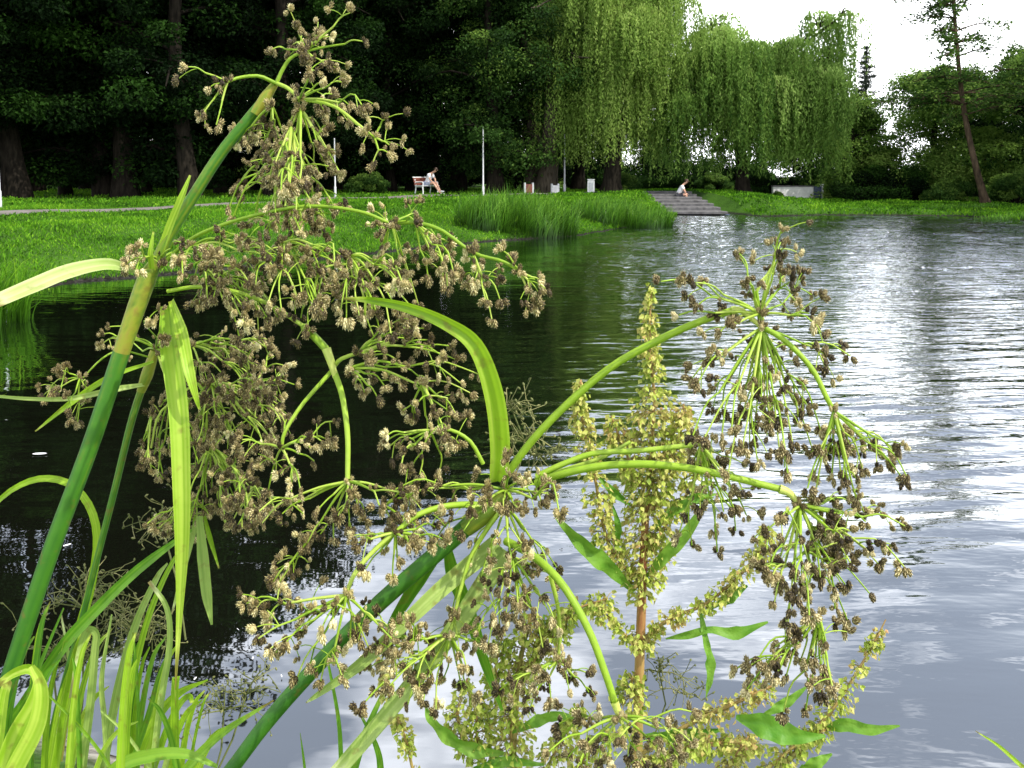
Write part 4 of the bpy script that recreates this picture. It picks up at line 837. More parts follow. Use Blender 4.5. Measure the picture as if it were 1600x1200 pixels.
h.ray(px3([(510, 545, .519), (519, 572, .517), (524, 590, .517)]), .0030, .0016, 8, tint=.95)
h.ray(px3([(522, 580, .518), (535, 620, .513), (543, 680, .505), (543, 748, .50)]), .0021, .0016, 14, tint=.5)
h.ray(px3([(520, 578, .52), (500, 600, .515), (470, 635, .51), (445, 675, .505), (440, 700, .505)]), .0014, .001, 12)
h.ray(px3([(522, 572, .52), (535, 560, .515), (570, 548, .51), (620, 530, .505)]), .0015, .001, 10)
h.umbel((560, 552, .512), [(640, 510), (625, 500), (690, 555), (655, 540), (618, 560), (580, 560), (675, 530), (605, 510), (700, 540), (630, 525), (660, 510), (712, 560)], .018, 3, 60, .1)
h.umbel((545, 575, .512), [(745, 582), (735, 612), (690, 622), (600, 600), (570, 612), (640, 570), (555, 600), (610, 590), (720, 600), (580, 590), (660, 600), (700, 640), (590, 620)], .018, 3, 60, .1)
h.umbel((660, 600, .505), [(690, 680), (640, 660), (680, 645), (655, 625), (700, 622), (715, 650), (630, 640), (670, 680), (700, 690)], .015, 3, 50, .06)
h.ray(px3([(755, 725, .505), (735, 690, .505), (705, 672, .505), (675, 672, .505)]), .0013, .0009, 10)
h.umbel((672, 672, .505), [(605, 680), (612, 695), (625, 722), (640, 735), (600, 690), (690, 735), (655, 745), (635, 700), (715, 690), (650, 690), (700, 700)], .012, 2, 45, .03)
h.umbel((545, 752, .50), [(440, 802), (420, 808), (480, 850), (500, 835), (530, 805), (560, 795), (572, 812), (495, 800), (412, 815), (590, 790), (450, 790), (520, 840), (545, 820), (405, 800), (640, 775), (625, 770)], .02, 2, 50, .05)
h.umbel((480, 845, .495), [(460, 888), (430, 903), (452, 880), (436, 910)], .006, 2, 30, 0)
h.umbel((440, 700, .505), [(430, 740), (400, 700), (410, 720), (470, 690), (480, 680), (500, 690), (460, 740), (380, 690), (420, 765), (470, 770), (490, 720), (445, 660), (520, 660), (515, 690)], .02, 3, 50, .08)
h.umbel((600, 790, .50), [(650, 822), (620, 785), (660, 765), (640, 760), (610, 810), (630, 815)], .012, 2, 45, .05)
h.done()
# ---- club-rush 2: thin stem behind, tangled head
p2 = Plant('club_rush', 'club-rush with a thin stem, tangled head hanging behind the long hanging leaf', 'club-rush', (-.36, .42), GR)
stem(p2, [(130, 960, .64), (150, 880, .64), (178, 770, .64), (205, 660, .64), (224, 600, .64)], .64, [9, 10, 11, 12], [.3, .35, .35, .5])
stem(p2, [(220, 612, .64), (230, 585, .64), (242, 548, .64)], .64, [13, 19, 14], [.7, .6, .7], 'sheath', base=False, n=10)
leaf(p2, [(232, 600, .64), (180, 608, .62), (110, 622, .60), (40, 622, .58), (-40, 614, .56)], .6, [5, 10, 8, 7, 6], 'blade_pale', .5, 1.0)
leaf(p2, [(240, 565, .63), (170, 590, .62), (110, 630, .61), (55, 674, .60)], .6, [4, 9, 9, 2], 'blade', .55, .6)
h = Head(p2, None, 'spikelet', .0053, -.03)
h.umbel((244, 545, .64), [(165, 525), (160, 540), (200, 560), (175, 510), (240, 500), (270, 520), (285, 570), (205, 535), (255, 530)], .04, 3, 60, .12)
h.ray(px3([(240, 560, .64), (190, 548, .625), (160, 560, .615), (130, 590, .61)]), .0008, .0006, 10)
h.umbel((125, 590, .61), [(90, 578), (80, 605), (72, 620), (115, 655), (100, 590), (135, 600), (140, 615), (110, 640), (120, 660), (85, 615)], .01, 2, 30, .05, r0=.0007)
h.ray(px3([(246, 550, .64), (300, 590, .61), (340, 640, .60)]), .0011, .0009)
h.ray(px3([(246, 550, .64), (262, 590, .62), (300, 600, .60), (250, 645, .60), (236, 700, .60)]), .0010, .0008, 16)
h.umbel((236, 650, .60), [(225, 725), (220, 700), (230, 715), (222, 690), (235, 735)], .006, 2, 25, .0)
for nd, tg_ in (((300, 540, .62), fill(340, 560, 90, 50, 34)), ((330, 600, .60), fill(360, 660, 85, 70, 46)), ((330, 700, .60), fill(350, 770, 75, 60, 36)), ((270, 620, .61), fill(275, 690, 50, 70, 22)), ((400, 600, .60), fill(420, 600, 50, 60, 18)), ((300, 780, .60), fill(290, 815, 60, 25, 12)), ((400, 760, .59), fill(410, 800, 70, 40, 18))):
    h.umbel(nd, tg_, .03, 4, 70, .12, r0=.0009)
h.done()
# ---- club-rush 3: stem from the bottom left to a star-like centre, big arching leaf and branches to the right
p3 = Plant('club_rush', 'club-rush leaning right, bright arched leaf at its centre and drooping heads to the right', 'club-rush', (-.24, .30), GR)
stem(p3, [(352, 1215, .50), (420, 1125, .50), (500, 1035, .50), (590, 945, .50), (690, 858, .50), (742, 812, .50)], .50, [22, 23, 25, 26, 27], [.1, .15, .2, .22, .3])
stem(p3, [(728, 825, .499), (760, 800, .497), (790, 772, .495)], .50, [28, 32, 22], [.5, .55, .6], 'sheath', base=False, n=10)
leaf(p3, [(778, 752, .495), (782, 690, .485), (772, 610, .475), (745, 540, .47), (700, 505, .47), (640, 480, .475), (580, 468, .485), (538, 466, .49)], .48, [26, 32, 31, 27, 22, 18, 13, 4], 'blade', [.55, .58, .55, .5, .45, .35, .25], [0, .15, .35, .55, .7, .8], .24, n=40)
leaf(p3, [(775, 850, .50), (700, 910, .485), (640, 965, .475), (565, 1035, .47), (500, 1082, .47), (478, 1098, .47)], .48, [30, 26, 22, 18, 9, 2], 'blade_pale', [.4, .45, .35, .3], .3, .25, label='pale leaf blade sloping down left from the centre')
leaf(p3, [(790, 860, .50), (745, 930, .49), (690, 1010, .485), (610, 1110, .48), (520, 1215, .48)], .48, [34, 30, 26, 24, 22], 'blade_pale', [.35, .3, .4, .3], -.25, .2)
leaf(p3, [(690, 858, .50), (655, 905, .51), (620, 960, .52), (600, 990, .52)], .52, [14, 22, 16, 4], 'blade_dark', .5, .4)
leaf(p3, [(700, 860, .51), (710, 900, .52), (735, 960, .53), (760, 1040, .54), (785, 1110, .54)], .53, [14, 24, 22, 16, 5], 'blade_dark', .6, -.4)
h = Head(p3, 'star-like centre of radiating branches', tint=.02)
NC = (790, 765, .495)
h.umbel(NC, [(760, 762), (800, 742), (740, 762), (690, 757), (830, 772), (785, 792), (815, 752), (720, 832), (732, 802), (655, 768), (858, 772), (810, 800), (682, 842), (775, 745), (800, 780), (845, 790), (640, 770), (620, 765), (870, 800), (760, 785), (705, 780), (790, 720), (825, 745), (840, 760)], .03, 2, 35, .06)
h.umbel((790, 790, .49), [(840, 868), (862, 905), (820, 888), (800, 900), (752, 902), (690, 920), (705, 955), (780, 840), (770, 870), (835, 880), (870, 885), (740, 850), (690, 800), (815, 850)], .02, 2, 45, .05)
h.ray(px3([(770, 790, .495), (730, 788, .485), (690, 792, .475), (650, 806, .47), (618, 832, .465)]), .0019, .0014, 16, tint=.45)
h.umbel((618, 832, .465), [(660, 838), (692, 842), (560, 850), (572, 890), (610, 900), (640, 852), (600, 860), (650, 850), (585, 840), (615, 870), (680, 825)], .01, 2, 40, .02)
h.ray(px3([(612, 835, .465), (580, 865, .46), (555, 895, .455), (541, 928, .455)]), .0014, .0011, 12)
h.umbel((541, 930, .455), [(385, 942), (405, 998), (398, 945), (430, 1018), (490, 950), (510, 948), (500, 990), (480, 1038), (465, 1062), (565, 975), (575, 1010), (612, 1000), (545, 1000), (525, 1040), (420, 970), (475, 955), (520, 970), (450, 1000), (500, 1060), (560, 990), (470, 985), (590, 975)], .018, 3, 60, .02)
h.ray(px3([(780, 800, .49), (740, 860, .485), (720, 920, .48), (703, 990, .475)]), .0013, .001, 12)
h.umbel((703, 992, .475), [(660, 1080), (670, 1068), (690, 1060), (730, 1040), (620, 1040), (640, 1010), (600, 1012), (575, 1030), (560, 1110), (590, 1080), (712, 962), (762, 982), (730, 1010), (650, 1060), (740, 1090), (635, 1100), (680, 1110), (610, 1070), (720, 1070), (760, 1010)], .02, 3, 55, .05)
h.umbel((640, 1000, .475), fill(620, 1000, 70, 55, 16), .02, 3, 50, .05)
h.done()
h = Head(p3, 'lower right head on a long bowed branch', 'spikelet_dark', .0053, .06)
h.ray(px3([(790, 845, .495), (835, 870, .48), (880, 915, .465), (920, 985, .455), (945, 1050, .45), (964, 1108, .448)]), .0024, .0019, 20, tint=.35)
h.ray(px3([(960, 1095, .447), (967, 1116, .447), (972, 1130, .447)]), .0026, .0012, 6, tint=.98)
h.umbel((968, 1120, .448), [(880, 1150), (920, 1160), (950, 1182), (1000, 1172), (1052, 1152), (1020, 1132), (1062, 1182), (970, 1152), (910, 1122), (1082, 1112), (890, 1182), (1030, 1170), (860, 1175), (1000, 1195), (935, 1195), (1080, 1160), (1045, 1190), (870, 1130), (980, 1180), (905, 1195)], .02, 3, 60, .05)
h.ray(px3([(860, 900, .475), (872, 950, .48), (875, 1000, .485), (872, 1030, .485)]), .0014, .001, 10)
h.umbel((872, 1032, .485), [(850, 1052), (890, 1062), (912, 1050), (830, 1102), (920, 1082), (860, 1090), (885, 1040), (840, 1070), (780, 1080), (800, 1060)], .015, 3, 50, .03)
h.umbel((800, 870, .49), fill(820, 930, 60, 50, 12) + [(780, 985), (760, 1010), (850, 1010), (820, 980), (745, 1000), (870, 980)], .02, 3, 50, .05)
h.done()
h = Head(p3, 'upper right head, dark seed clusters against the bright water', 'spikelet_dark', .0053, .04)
h.ray(px3([(788, 748, .495), (830, 690, .49), (890, 628, .485), (960, 570, .48), (1040, 526, .475), (1100, 500, .47), (1150, 483, .47)]), .0026, .0021, 24, tint=.4)
h.ray(px3([(1143, 485, .469), (1160, 486, .468), (1186, 508, .467)]), .0024, .0014, 7, tint=.95)
h.ray(px3([(1186, 508, .467), (1226, 532, .46), (1268, 575, .455), (1292, 622, .45), (1302, 640, .45)]), .0016, .0013, 14, tint=.4)
h.ray(px3([(1188, 506, .467), (1182, 455, .465)]), .0013, .001, 6)
h.ray(px3([(1192, 500, .467), (1180, 462, .47), (1212, 410, .472)]), .0011, .0008, 8)
h.umbel((1188, 490, .467), [(1030, 440), (1085, 440), (1095, 475), (1060, 490), (1155, 396), (1216, 405), (1221, 362), (1220, 382), (1236, 440), (1265, 462), (1265, 487), (1180, 470), (1150, 500), (1130, 515), (1200, 425), (1240, 470), (1170, 440), (1210, 460), (1270, 500), (1100, 440), (1225, 430)], .02, 2, 50, .04)
h.umbel((1190, 512, .466), [(1110, 552), (1082, 590), (1130, 562), (1172, 552), (1200, 542), (1240, 545), (1270, 540), (1326, 558), (1290, 575), (1182, 592), (1150, 602), (1120, 602), (1212, 582), (1226, 602), (1240, 622), (1162, 642), (1130, 642), (1212, 652), (1180, 662), (1150, 652), (1250, 652), (1260, 632), (1200, 682), (1172, 692), (1222, 702), (1240, 690), (1130, 692), (1100, 686), (1082, 680), (1282, 670), (1266, 700), (1226, 708), (1190, 620), (1165, 612), (1200, 640), (1145, 670), (1205, 660), (1160, 700), (1185, 725), (1230, 740), (1140, 740), (1090, 600)], .022, 3, 70, .03)
h.umbel((1303, 642, .45), [(1330, 700), (1370, 700), (1400, 710), (1420, 742), (1385, 720), (1330, 760), (1290, 722), (1300, 750), (1262, 760), (1350, 692), (1282, 700), (1410, 747), (1345, 730), (1315, 735), (1275, 740), (1390, 705), (1340, 775), (1270, 780), (1310, 690)], .015, 3, 50, .0)
h.done()
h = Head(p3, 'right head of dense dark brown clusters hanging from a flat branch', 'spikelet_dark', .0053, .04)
h.ray(px3([(838, 755, .492), (880, 740, .482), (940, 728, .475), (1010, 725, .468), (1080, 732, .462), (1150, 747, .456), (1226, 766, .452)]), .0024, .0019, 22, tint=.42)
h.ray(px3([(1218, 764, .451), (1236, 772, .45), (1252, 795, .45)]), .0026, .0012, 7, tint=.95)
h.ray(px3([(838, 745, .492), (880, 725, .49), (930, 708, .488), (1000, 704, .485), (1092, 694, .48)]), .0019, .0014, 18, tint=.5)
h.ray(px3([(836, 750, .494), (880, 735, .495), (940, 715, .495), (985, 690, .495)]), .0016, .001, 14, tint=.6)
h.umbel((1095, 695, .48), [(1100, 760), (1150, 790), (1092, 790), (1150, 830), (1122, 860), (1082, 850), (1062, 840), (1110, 720), (1130, 715), (1085, 720), (1165, 800), (1130, 800), (1115, 830), (1075, 700), (1145, 760), (1160, 770)], .015, 3, 50, .02)
h.umbel((1250, 790, .45), [(1250, 802), (1272, 790), (1300, 782), (1312, 812), (1332, 830), (1352, 812), (1352, 860), (1322, 850), (1290, 842), (1242, 850), (1222, 870), (1202, 832), (1262, 880), (1302, 880), (1282, 900), (1252, 900), (1332, 882), (1372, 880), (1412, 885), (1362, 930), (1322, 970), (1242, 930), (1212, 940), (1262, 960), (1232, 980), (1222, 912), (1302, 950), (1402, 815), (1416, 820), (1202, 900), (1340, 790), (1280, 825), (1230, 800), (1265, 850), (1300, 915), (1240, 890), (1280, 860)], .022, 3, 60, .02)
h.umbel((1260, 860, .45), fill(1265, 880, 75, 80, 14), .02, 3, 50, .0)
h.umbel((1280, 960, .452), [(1150, 1045), (1185, 1030), (1202, 1042), (1182, 1062), (1232, 1052), (1252, 1030), (1290, 1060), (1282, 1082), (1262, 1110), (1232, 1012), (1172, 1080), (1222, 1115), (1275, 990), (1295, 1040), (1210, 1010), (1245, 990), (1270, 1060), (1290, 1000), (1215, 1060), (1300, 1075)], .015, 3, 60, -.02)
h.done()

# ---- dock plants
def valve(mb, c, d, sz, tint):
    c = np.asarray(c); n = len(c); d = nrm(d); u = nrm(np.cross(d, rng.normal(size=(n, 3)))); v = np.cross(u, d); s = np.asarray(sz)[:, None]
    a = c - d * s * .5; b = c + d * s * .5; V = np.stack([a, c - u * s * .42 - d * s * .1 + v * s * .14, b, c + u * s * .42 - d * s * .1 + v * s * .14], 1).reshape(-1, 3)
    t = np.asarray(tint); T = np.stack([t - .12, t, t + .18, t + .05], 1).ravel(); mb.add(V, np.arange(n * 4).reshape(-1, 4), T)
def spike(pl, pts, d, widths, dens=1., stemw=(7, 4), tint=.45, gaps=0., label=None, whorl=15):
    """whorls of hanging seed valves round a stalk"""
    p = px3(pts, d); n = 40; c = cr(p, n); mb = MB(); sm_ = MB(); tube(sm_, c, np.linspace(stemw[0], stemw[1], n) * d / F / 2, 7, np.linspace(.35, .55, n))
    ln = np.sum(np.linalg.norm(np.diff(c, axis=0), axis=1)); nw = max(3, int(ln / (whorl * d / F))); C = []; D = []; S = []; T = []
    for k in range(nw):
        f = (k + rng.uniform(.2, .8)) / nw; 
        if rng.uniform() < gaps: continue
        b = c[min(n - 1, int(f * n))]; W = np.interp(f, np.linspace(0, 1, len(widths)), widths) * d / F * rng.uniform(.75, 1.15); m = int(dens * rng.uniform(34, 52) * (.45 + np.interp(f, np.linspace(0, 1, len(widths)), widths) / 45)); tt = tint + rng.normal(0, .10)
        a = rng.uniform(0, 6.28, m); r = W * np.sqrt(rng.uniform(.08, 1, m)); q = b + np.stack([np.cos(a) * r, np.sin(a) * r, rng.normal(0, .35, m) * whorl * d / F - .25 * r], 1)
        C.append(q); D.append(np.stack([np.cos(a) * .7, np.sin(a) * .7, np.full(m, -.8)], 1) + rng.normal(0, .45, (m, 3))); S.append(rng.uniform(6.5, 12, m) * d / F); T.append(tt + rng.normal(0, .13, m))
        for j in range(0, m, 3): tube(sm_, [b, (b + q[j]) / 2 + [0, 0, r[j] * .2], q[j]], .00028, 3, .3)
    valve(mb, np.concatenate(C), np.concatenate(D), np.concatenate(S), np.concatenate(T)); o = pl.put(sm_, 'flower_spike', 'dock_stem', None, True, label); pl.put(mb, 'seed_valves', 'dock_seed', o, False); return o
GD = 'dock plants among the club-rush'
k1 = Plant('dock_plant', 'tall dock with a thick yellow-green seed spike on a reddish stalk', 'dock', (.13, .42), GD)
stem(k1, [(995, 1215, .66), (998, 1080, .66), (1002, 960, .66), (1005, 880, .66), (1010, 780, .66)], .66, [17, 15, 14, 11], [.3, .45, .75, .95, .5], mat='dock_stem')
spike(k1, [(1003, 930, .66), (1008, 860, .66), (1012, 780, .66), (1018, 700, .66), (1022, 620, .66), (1015, 540, .66), (1017, 458, .66)], .66, [24, 44, 46, 52, 56, 40, 25, 17, 6], 1.1, (9, 3))
spike(k1, [(1015, 790, .66), (1040, 730, .655), (1062, 680, .65), (1068, 632, .65)], .655, [18, 34, 32, 14], 1.2, (5, 3), .52)
spike(k1, [(1012, 860, .66), (1055, 800, .655), (1092, 740, .65), (1105, 700, .65)], .655, [14, 24, 22, 10], 1.1, (5, 3), .42)
spike(k1, [(1000, 760, .66), (975, 700, .66), (955, 650, .66)], .66, [18, 32, 14], 1.1, (5, 3))
spike(k1, [(985, 900, .66), (948, 840, .655), (930, 750, .65), (912, 670, .65), (904, 602, .65)], .655, [12, 25, 27, 21, 9], 1.15, (6, 3), .5)
spike(k1, [(1005, 990, .66), (1000, 1010, .655)], .66, [22, 26], 1.3, (5, 4))
spike(k1, [(985, 1090, .655), (988, 1060, .655)], .655, [30, 24], 1.3, (5, 4))
spike(k1, [(1003, 1000, .66), (1050, 965, .65), (1100, 945, .645), (1150, 905, .64), (1190, 860, .64), (1200, 825, .64)], .645, [5, 18, 16, 20, 22, 10], 1.1, (6, 3), .48, .2)
spike(k1, [(998, 1180, .66), (1080, 1130, .65), (1150, 1098, .645), (1210, 1070, .64)], .65, [10, 18, 24, 14], 1.0, (8, 4), .55, .2)
spike(k1, [(1000, 1195, .66), (1100, 1165, .65), (1180, 1160, .645)], .65, [20, 30, 24], 1.2, (8, 5))
spike(k1, [(985, 1000, .66), (945, 960, .655), (925, 940, .65)], .655, [8, 22, 18], 1.1, (4, 3), .4)
def dleaf(pl, pts, d, widths, tint=.5, tw=.3, wave=.32): return leaf(pl, pts, d, np.array(widths) * .78, 'dock_leaf', tint + .16, tw, .18, 'leaf', wave, False, 26, None, 7, None, .06)
dleaf(k1, [(990, 925, .655), (950, 885, .645), (910, 850, .635), (868, 808, .63)], .64, [6, 26, 34, 26, 4], .55)
dleaf(k1, [(1010, 900, .655), (1040, 868, .645), (1075, 830, .64), (1115, 765, .635)], .64, [5, 22, 26, 18, 3], .6)
dleaf(k1, [(1015, 830, .655), (1050, 800, .65), (1085, 780, .645), (1120, 772, .645)], .65, [4, 16, 20, 3], .55)
dleaf(k1, [(962, 860, .655), (966, 825, .65), (958, 790, .65)], .65, [3, 15, 3], .5)
dleaf(k1, [(985, 790, .655), (960, 770, .65), (932, 742, .65)], .65, [3, 18, 3], .5)
dleaf(k1, [(1040, 998, .65), (1075, 992, .645), (1110, 984, .64), (1150, 990, .64), (1200, 972, .64)], .64, [3, 16, 12, 24, 4], .55, .5)
dleaf(k1, [(1095, 958, .645), (1102, 1000, .64), (1110, 1040, .64), (1103, 1090, .64)], .64, [8, 13, 20, 3], .55)
dleaf(k1, [(1112, 950, .645), (1140, 932, .64), (1168, 915, .64)], .64, [4, 26, 4], .5)
dleaf(k1, [(1000, 1150, .66), (1060, 1150, .65), (1130, 1140, .645)], .65, [5, 28, 4], .45)
k2 = Plant('dock_plant', 'dock with a slender tilted spike and broad wavy leaves at the lower right', 'dock', (.30, .40), GD)
stem(k2, [(1180, 1230, .60), (1245, 1175, .60), (1300, 1110, .60)], .60, [10, 8, 6], [.2, .3, .4], mat='dock_stem')
spike(k2, [(1255, 1170, .60), (1310, 1095, .60), (1345, 1040, .60), (1368, 1000, .60), (1384, 968, .60)], .60, [20, 22, 17, 15, 12, 5], .85, (6, 2), .45, .12, None, 13)
spike(k2, [(1200, 1200, .60), (1250, 1160, .60), (1290, 1140, .595)], .60, [26, 24, 14], 1.1, (6, 3))
spike(k2, [(1130, 1215, .61), (1150, 1180, .61), (1170, 1150, .61)], .61, [26, 26, 18], 1.1, (6, 3))
dleaf(k2, [(1150, 1120, .60), (1200, 1135, .59), (1245, 1150, .585), (1290, 1150, .585)], .59, [8, 44, 46, 22, 4], .5, .2, .2)
dleaf(k2, [(1285, 1140, .60), (1320, 1132, .59), (1360, 1140, .585), (1406, 1134, .58)], .59, [6, 26, 20, 3], .55, .2, .2)
dleaf(k2, [(1190, 1118, .60), (1225, 1100, .60), (1262, 1072, .60)], .60, [4, 22, 3], .55)
dleaf(k2, [(1240, 1210, .60), (1270, 1195, .59), (1300, 1178, .59)], .59, [5, 28, 4], .6)
k3 = Plant('dock_plant', 'low dock with crowded yellow-green spikes below the star-like club-rush centre', 'dock', (.0, .42), GD)
stem(k3, [(800, 1225, .58), (805, 1130, .58), (812, 1040, .58), (830, 960, .58)], .58, [10, 8, 6], [.2, .3, .4], mat='dock_stem')
spike(k3, [(800, 1210, .58), (800, 1120, .58), (812, 1030, .58), (835, 960, .58)], .58, [40, 42, 34, 30, 22], 1.0, (7, 3), .38)
spike(k3, [(820, 1050, .58), (860, 1000, .575), (890, 965, .57)], .575, [22, 28, 16], 1., (5, 3), .4)
spike(k3, [(770, 1220, .58), (745, 1150, .575), (750, 1080, .575)], .575, [28, 26, 14], 1., (5, 3), .4)
spike(k3, [(850, 1210, .58), (880, 1150, .575), (905, 1110, .575)], .575, [28, 26, 14], 1., (5, 3), .42)
spike(k3, [(648, 1215, .57), (632, 1150, .57), (612, 1100, .57), (596, 1040, .57)], .57, [16, 17, 15, 8], .9, (5, 3), .45, .1, 'separate drooping spike at the left')
spike(k3, [(730, 1180, .575), (715, 1120, .57), (730, 1060, .57)], .575, [22, 22, 12], 1., (5, 3), .35)
spike(k3, [(905, 1200, .58), (930, 1160, .575), (985, 1140, .57)], .58, [26, 26, 16], 1., (5, 3), .4)
spike(k3, [(790, 1110, .58), (775, 1050, .575), (785, 990, .575)], .58, [22, 26, 14], 1., (5, 3), .3)
spike(k3, [(840, 1000, .58), (880, 960, .575), (950, 935, .57)], .58, [10, 22, 18], 1., (4, 3), .36)
spike(k3, [(1010, 1215, .59), (1050, 1180, .585), (1110, 1150, .58)], .58, [26, 26, 18], 1., (5, 3), .42)
dleaf(k3, [(790, 1178, .575), (745, 1172, .565), (700, 1150, .56), (672, 1120, .56), (666, 1098, .56)], .565, [6, 24, 30, 14, 4], .6, .4)
dleaf(k3, [(800, 1145, .575), (840, 1126, .57), (870, 1118, .565), (902, 1122, .565)], .57, [4, 22, 18, 3], .6, .2)
dleaf(k3, [(830, 1060, .58), (845, 1010, .58), (850, 960, .58)], .58, [4, 18, 3], .45)
dleaf(k3, [(740, 1200, .575), (790, 1190, .57), (850, 1195, .57)], .57, [6, 22, 4], .5)

# ---- sedge blades at the lower left
s1 = Plant('sedge_tuft', 'tuft of long yellow-green sedge blades at the bottom left', 'sedge', (-.42, .55))
B = [([(-20, 800), (20, 765), (65, 748), (110, 757), (142, 795), (152, 850), (140, 925), (120, 1000), (90, 1190)], .66, [7, 10, 11, 12, 13, 13], 'blade', .5, .7, False),
     ([(40, 1100), (100, 1010), (150, 955), (200, 905), (245, 868), (300, 828)], .60, [20, 19, 17, 14, 5], 'blade_dark', .6, .2, True),
     ([(85, 1215), (105, 1100), (118, 1030), (132, 988)], .62, [16, 15, 14, 12], 'blade', .55, .3, True),
     ([(128, 1215), (143, 1100), (150, 1020), (152, 990), (138, 985), (126, 1020), (112, 1090)], .61, [15, 15, 14, 14, 13, 8], 'blade_pale', .35, .4, True),
     ([(160, 1215), (185, 1080), (212, 980), (245, 905), (262, 880)], .65, [14, 15, 13, 10, 3], 'blade_pale', .35, .2, True),
     ([(185, 1215), (210, 1060), (235, 960), (270, 880), (296, 850)], .63, [12, 12, 12, 9, 3], 'blade', .4, .5, True),
     ([(238, 1215), (252, 1100), (266, 1010), (262, 950), (234, 908)], .60, [12, 12, 11, 10, 7], 'blade_pale', .3, .3, True),
     ([(236, 1215), (262, 1140), (282, 1100), (296, 1088), (300, 1098)], .60, [12, 11, 9, 5], 'blade', .4, .4, True),
     ([(150, 1235), (190, 1195), (240, 1180), (290, 1178), (340, 1198)], .54, [18, 20, 19, 14, 5], 'blade_dark', .8, .5, False),
     ([(270, 1230), (310, 1180), (355, 1140), (428, 1094)], .56, [14, 14, 11, 2], 'blade_dark', .8, .2, False),
     ([(216, 1215), (217, 1120), (214, 1050), (208, 988)], .62, [7, 6, 6, 3], 'blade_dark', .6, .2, True),
     ([(312, 806), (318, 870), (324, 930), (331, 976)], .60, [10, 18, 16, 3], 'blade_pale', .25, .2, False),
     ([(310, 808), (300, 840), (284, 900), (268, 960)], .61, [6, 10, 8, 2], 'blade_pale', .4, .5, False),
     ([(318, 800), (328, 840), (342, 888)], .61, [5, 8, 2], 'blade', .4, .4, False),
     ([(5, 1215), (28, 1150), (55, 1100), (64, 1062), (48, 1044), (20, 1052), (-10, 1075)], .50, [34, 30, 24, 18, 14, 9], 'blade', .62, .4, False),
     ([(50, 1040), (66, 1075), (60, 1130), (30, 1190), (10, 1230)], .48, [10, 22, 27, 28, 26], 'blade', .72, .2, False),
     ([(-10, 1215), (0, 1150), (8, 1090), (16, 1062)], .52, [22, 22, 20, 14], 'blade', .6, .2, True),
     ([(30, 1215), (40, 1130), (60, 1050), (100, 950)], .64, [12, 11, 9, 3], 'blade_dark', .5, .3, True),
     ([(108, 1215), (112, 1120), (110, 1040), (96, 960)], .66, [10, 10, 8, 3], 'blade_pale', .3, .3, True),
     ([(70, 1215), (74, 1140), (82, 1070), (100, 1000)], .60, [12, 12, 10, 3], 'blade', .4, .3, True),
     ([(200, 1215), (232, 1120), (248, 1060), (262, 1020)], .64, [10, 10, 8, 2], 'blade_dark', .6, .3, True),
     ([(255, 1215), (268, 1160), (272, 1120), (268, 1080)], .62, [10, 9, 7, 2], 'blade_pale', .3, .3, True),
     ([(170, 1215), (165, 1130), (160, 1060), (175, 960)], .62, [10, 10, 9, 3], 'blade_pale', .4, .2, True),
     ([(70, 1080), (120, 1130), (160, 1180), (190, 1230)], .58, [3, 5, 5, 4], 'blade', .3, .4, False),
     ([(158, 1110), (200, 1150), (240, 1210)], .57, [3, 5, 4], 'blade_pale', .3, .4, False),
     ([(300, 1215), (302, 1170), (318, 1100), (330, 1080)], .62, [6, 6, 5, 2], 'blade', .4, .4, True)]
for pts, d, wd, mt, tn, tw, root in B: leaf(s1, pts, d, wd, mt, tn, tw, .2, root=root)
for pts, wd, d in (([(535, 1215), (530, 1130), (518, 1060), (505, 1000)], [8, 7, 5, 3], .6), ([(480, 1230), (474, 1180), (469, 1145)], [5, 4, 1], .6), ([(545, 1230), (570, 1150), (600, 1080)], [14, 12, 6], .6), ([(600, 1240), (590, 1170), (560, 1110)], [12, 10, 3], .6)):
    leaf(s1, pts, d, wd, 'blade_dark', .6, .3, root=True)
for k in range(26):
    x0 = rng.uniform(-30, 330); hh = rng.uniform(110, 330) * (1 - .55 * max(0, x0) / 360); dx = rng.normal(34, 34); dd = rng.uniform(.52, .72); c_ = rng.uniform() < .08
    pts = [(x0, 1215), (x0 + dx * .25, 1215 - hh * .5), (x0 + dx * .6, 1215 - hh * .85), (x0 + dx, 1215 - hh)] + ([(x0 + dx * 1.5, 1215 - hh * .93), (x0 + dx * 1.8, 1215 - hh * .7)] if c_ else [])
    w0 = rng.uniform(7, 17); leaf(s1, pts, dd, [w0, w0, w0 * .9, w0 * .7] + ([w0 * .5] if c_ else []) + [2], ['blade', 'blade_dark', 'blade'][k % 3], rng.uniform(.35, .7), rng.uniform(-.5, .6), .2, root=True)
s2 = Plant('grass_blade', 'single pale grass blade at the bottom right corner of the photo', 'grass blade', (.42, .5))
leaf(s2, [(1640, 1230, .6), (1600, 1200, .6), (1560, 1165, .6), (1524, 1142, .6)], .6, [8, 7, 5, 1], 'blade', .6, .2, root=False)
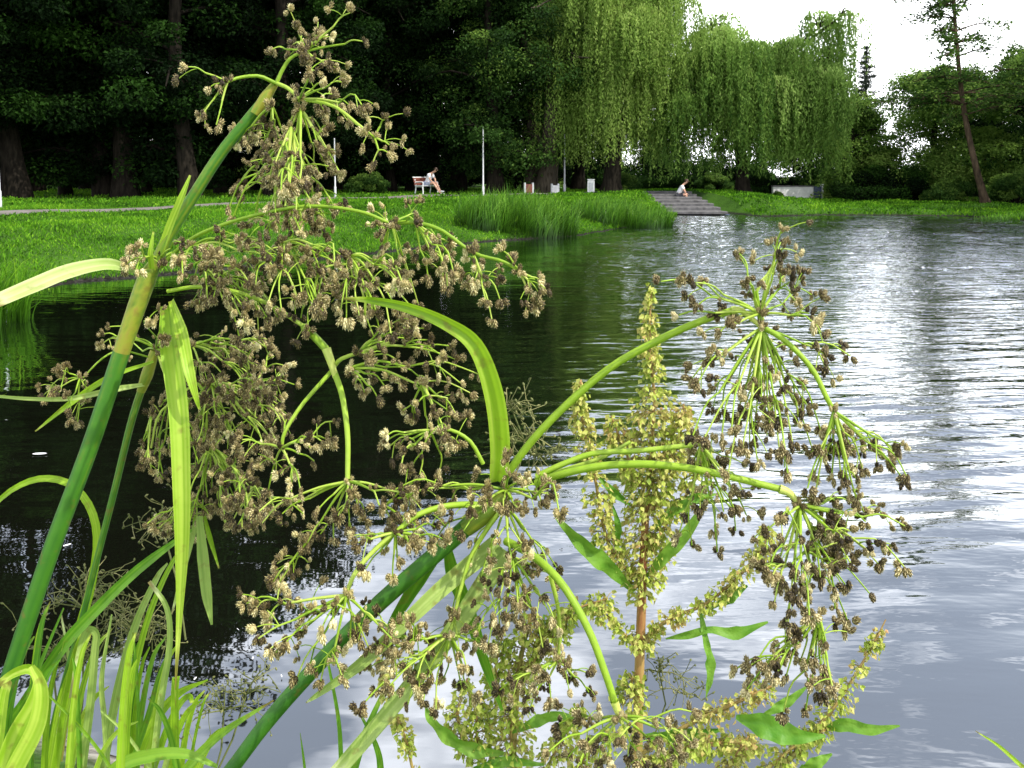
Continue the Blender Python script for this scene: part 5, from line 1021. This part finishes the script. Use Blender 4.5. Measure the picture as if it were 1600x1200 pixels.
# pale dry wisps behind the sedge
s3 = Plant('dry_sedge', 'wispy pale dry flower stalks behind the sedge blades at lower left', 'sedge', (-.45, .7), 'dry wisps')
mbd = MB()
def wisp(cx, cy, r, n, d, up=1.):
    o = P(cx, cy, d)
    for k in range(n):
        a = rng.uniform(-.3, math.pi + .3); l_ = r * rng.uniform(.5, 1.1) * d / F; dv = np.array([math.cos(a), rng.normal(0, .5), math.sin(a) * up]); e = o + dv * l_; c = cr([o, o + dv * l_ * .5 + [0, 0, l_ * .15], e - [0, 0, l_ * .12]], 6); tube(mbd, c, np.linspace(.0007, .0003, 6), 4, rng.uniform(.2, .8))
        for j in range(6):
            b = c[rng.integers(2, 6)]; ee = b + rng.normal(0, .008, 3); tube(mbd, [b, (b + ee) / 2 + rng.normal(0, .001, 3), ee], .00035, 3, rng.uniform(.3, 1))
            dd = rdir(1)[0]; tube(mbd, [ee, ee + dd * .0018, ee + dd * .0032], [.0004, .0011, .0002], 4, rng.uniform(.1, .9))
for q in ((130, 950, 95, 20, .74, .7), (200, 980, 70, 12, .76, .8), (80, 1020, 60, 9, .74, .8), (150, 1030, 75, 12, .74, .8), (350, 1110, 60, 8, .72, 1), (385, 1085, 50, 7, .72, 1), (255, 830, 55, 9, .70, .8), (230, 1000, 50, 8, .74, .8)):
    wisp(*q)
for a, b in (((130, 950), (118, 1220)), ((200, 980), (190, 1220)), ((80, 1020), (90, 1220)), ((350, 1110), (330, 1230)), ((385, 1085), (330, 1225)), ((255, 830), (290, 1000))):
    tube(mbd, px3([(a[0], a[1], .74), ((a[0] + b[0]) / 2 + 6, (a[1] + b[1]) / 2, .73), (b[0], b[1], .72)]), .0009, 5, .3)
s3.put(mbd, 'stalks', 'dry')
s4 = Plant('dry_sedge', 'faint dry wisps beside the bright arched leaf in the centre', 'sedge', (.02, .7), 'dry wisps'); mbd = MB()
for q in ((820, 690, 45, 8, .62, .8), (850, 720, 45, 7, .62, .6), (800, 640, 40, 6, .62, .5)): wisp(*q)
tube(mbd, px3([(790, 800, .6), (820, 690, .62), (800, 640, .62)]), .0007, 5, .3); s4.put(mbd, 'stalks', 'dry')
s5 = Plant('dry_sedge', 'faint dry wisps right of the reddish dock stalk', 'sedge', (.16, .7), 'dry wisps'); mbd = MB()
for q in ((1030, 1050, 60, 6, .70, .35), (1070, 1085, 50, 4, .70, .4)): wisp(*q)
tube(mbd, px3([(1000, 1215, .68), (1040, 1100, .7), (1030, 1050, .7)]), .0007, 5, .3)
s5.put(mbd, 'stalks', 'dry')
# feather and petals drifting on the dark water
def drift(px, py, l_, a, label, name='floating_petal', cat='petal'):
    q = G(px, py, .004); mb = MB(); m = 8; u = np.linspace(-.5, .5, m); w_ = .32 * np.sqrt(np.maximum(0, .25 - u ** 2)) * 1.6; V = []
    for uu, ww in zip(u, w_): V += [(uu * l_, -ww * l_ * .5, .004 + .03 * l_ * uu * uu), (uu * l_, ww * l_ * .5, .006 + .25 * l_ * ww * .3)]
    i = np.arange(m - 1) * 2; mb.add(V, np.stack([i, i + 2, i + 3, i + 1], 1)); o = mb.build(name, 'white_cloth'); o.location = q; o.rotation_euler = (0, 0, a); tag(o, label, cat, 'bits drifting on the water')
drift(62, 710, .085, .1, 'white feather floating on the dark water at far left', 'floating_feather', 'feather')
drift(105, 853, .035, .8, 'small white petal floating left of the thick stem')
for px_, py_ in ((305, 1062), (372, 985), (395, 1030), (440, 1058), (150, 690)): drift(px_, py_, .016, rng.uniform(0, 3), 'tiny pale fleck floating on dark water behind the sedge')
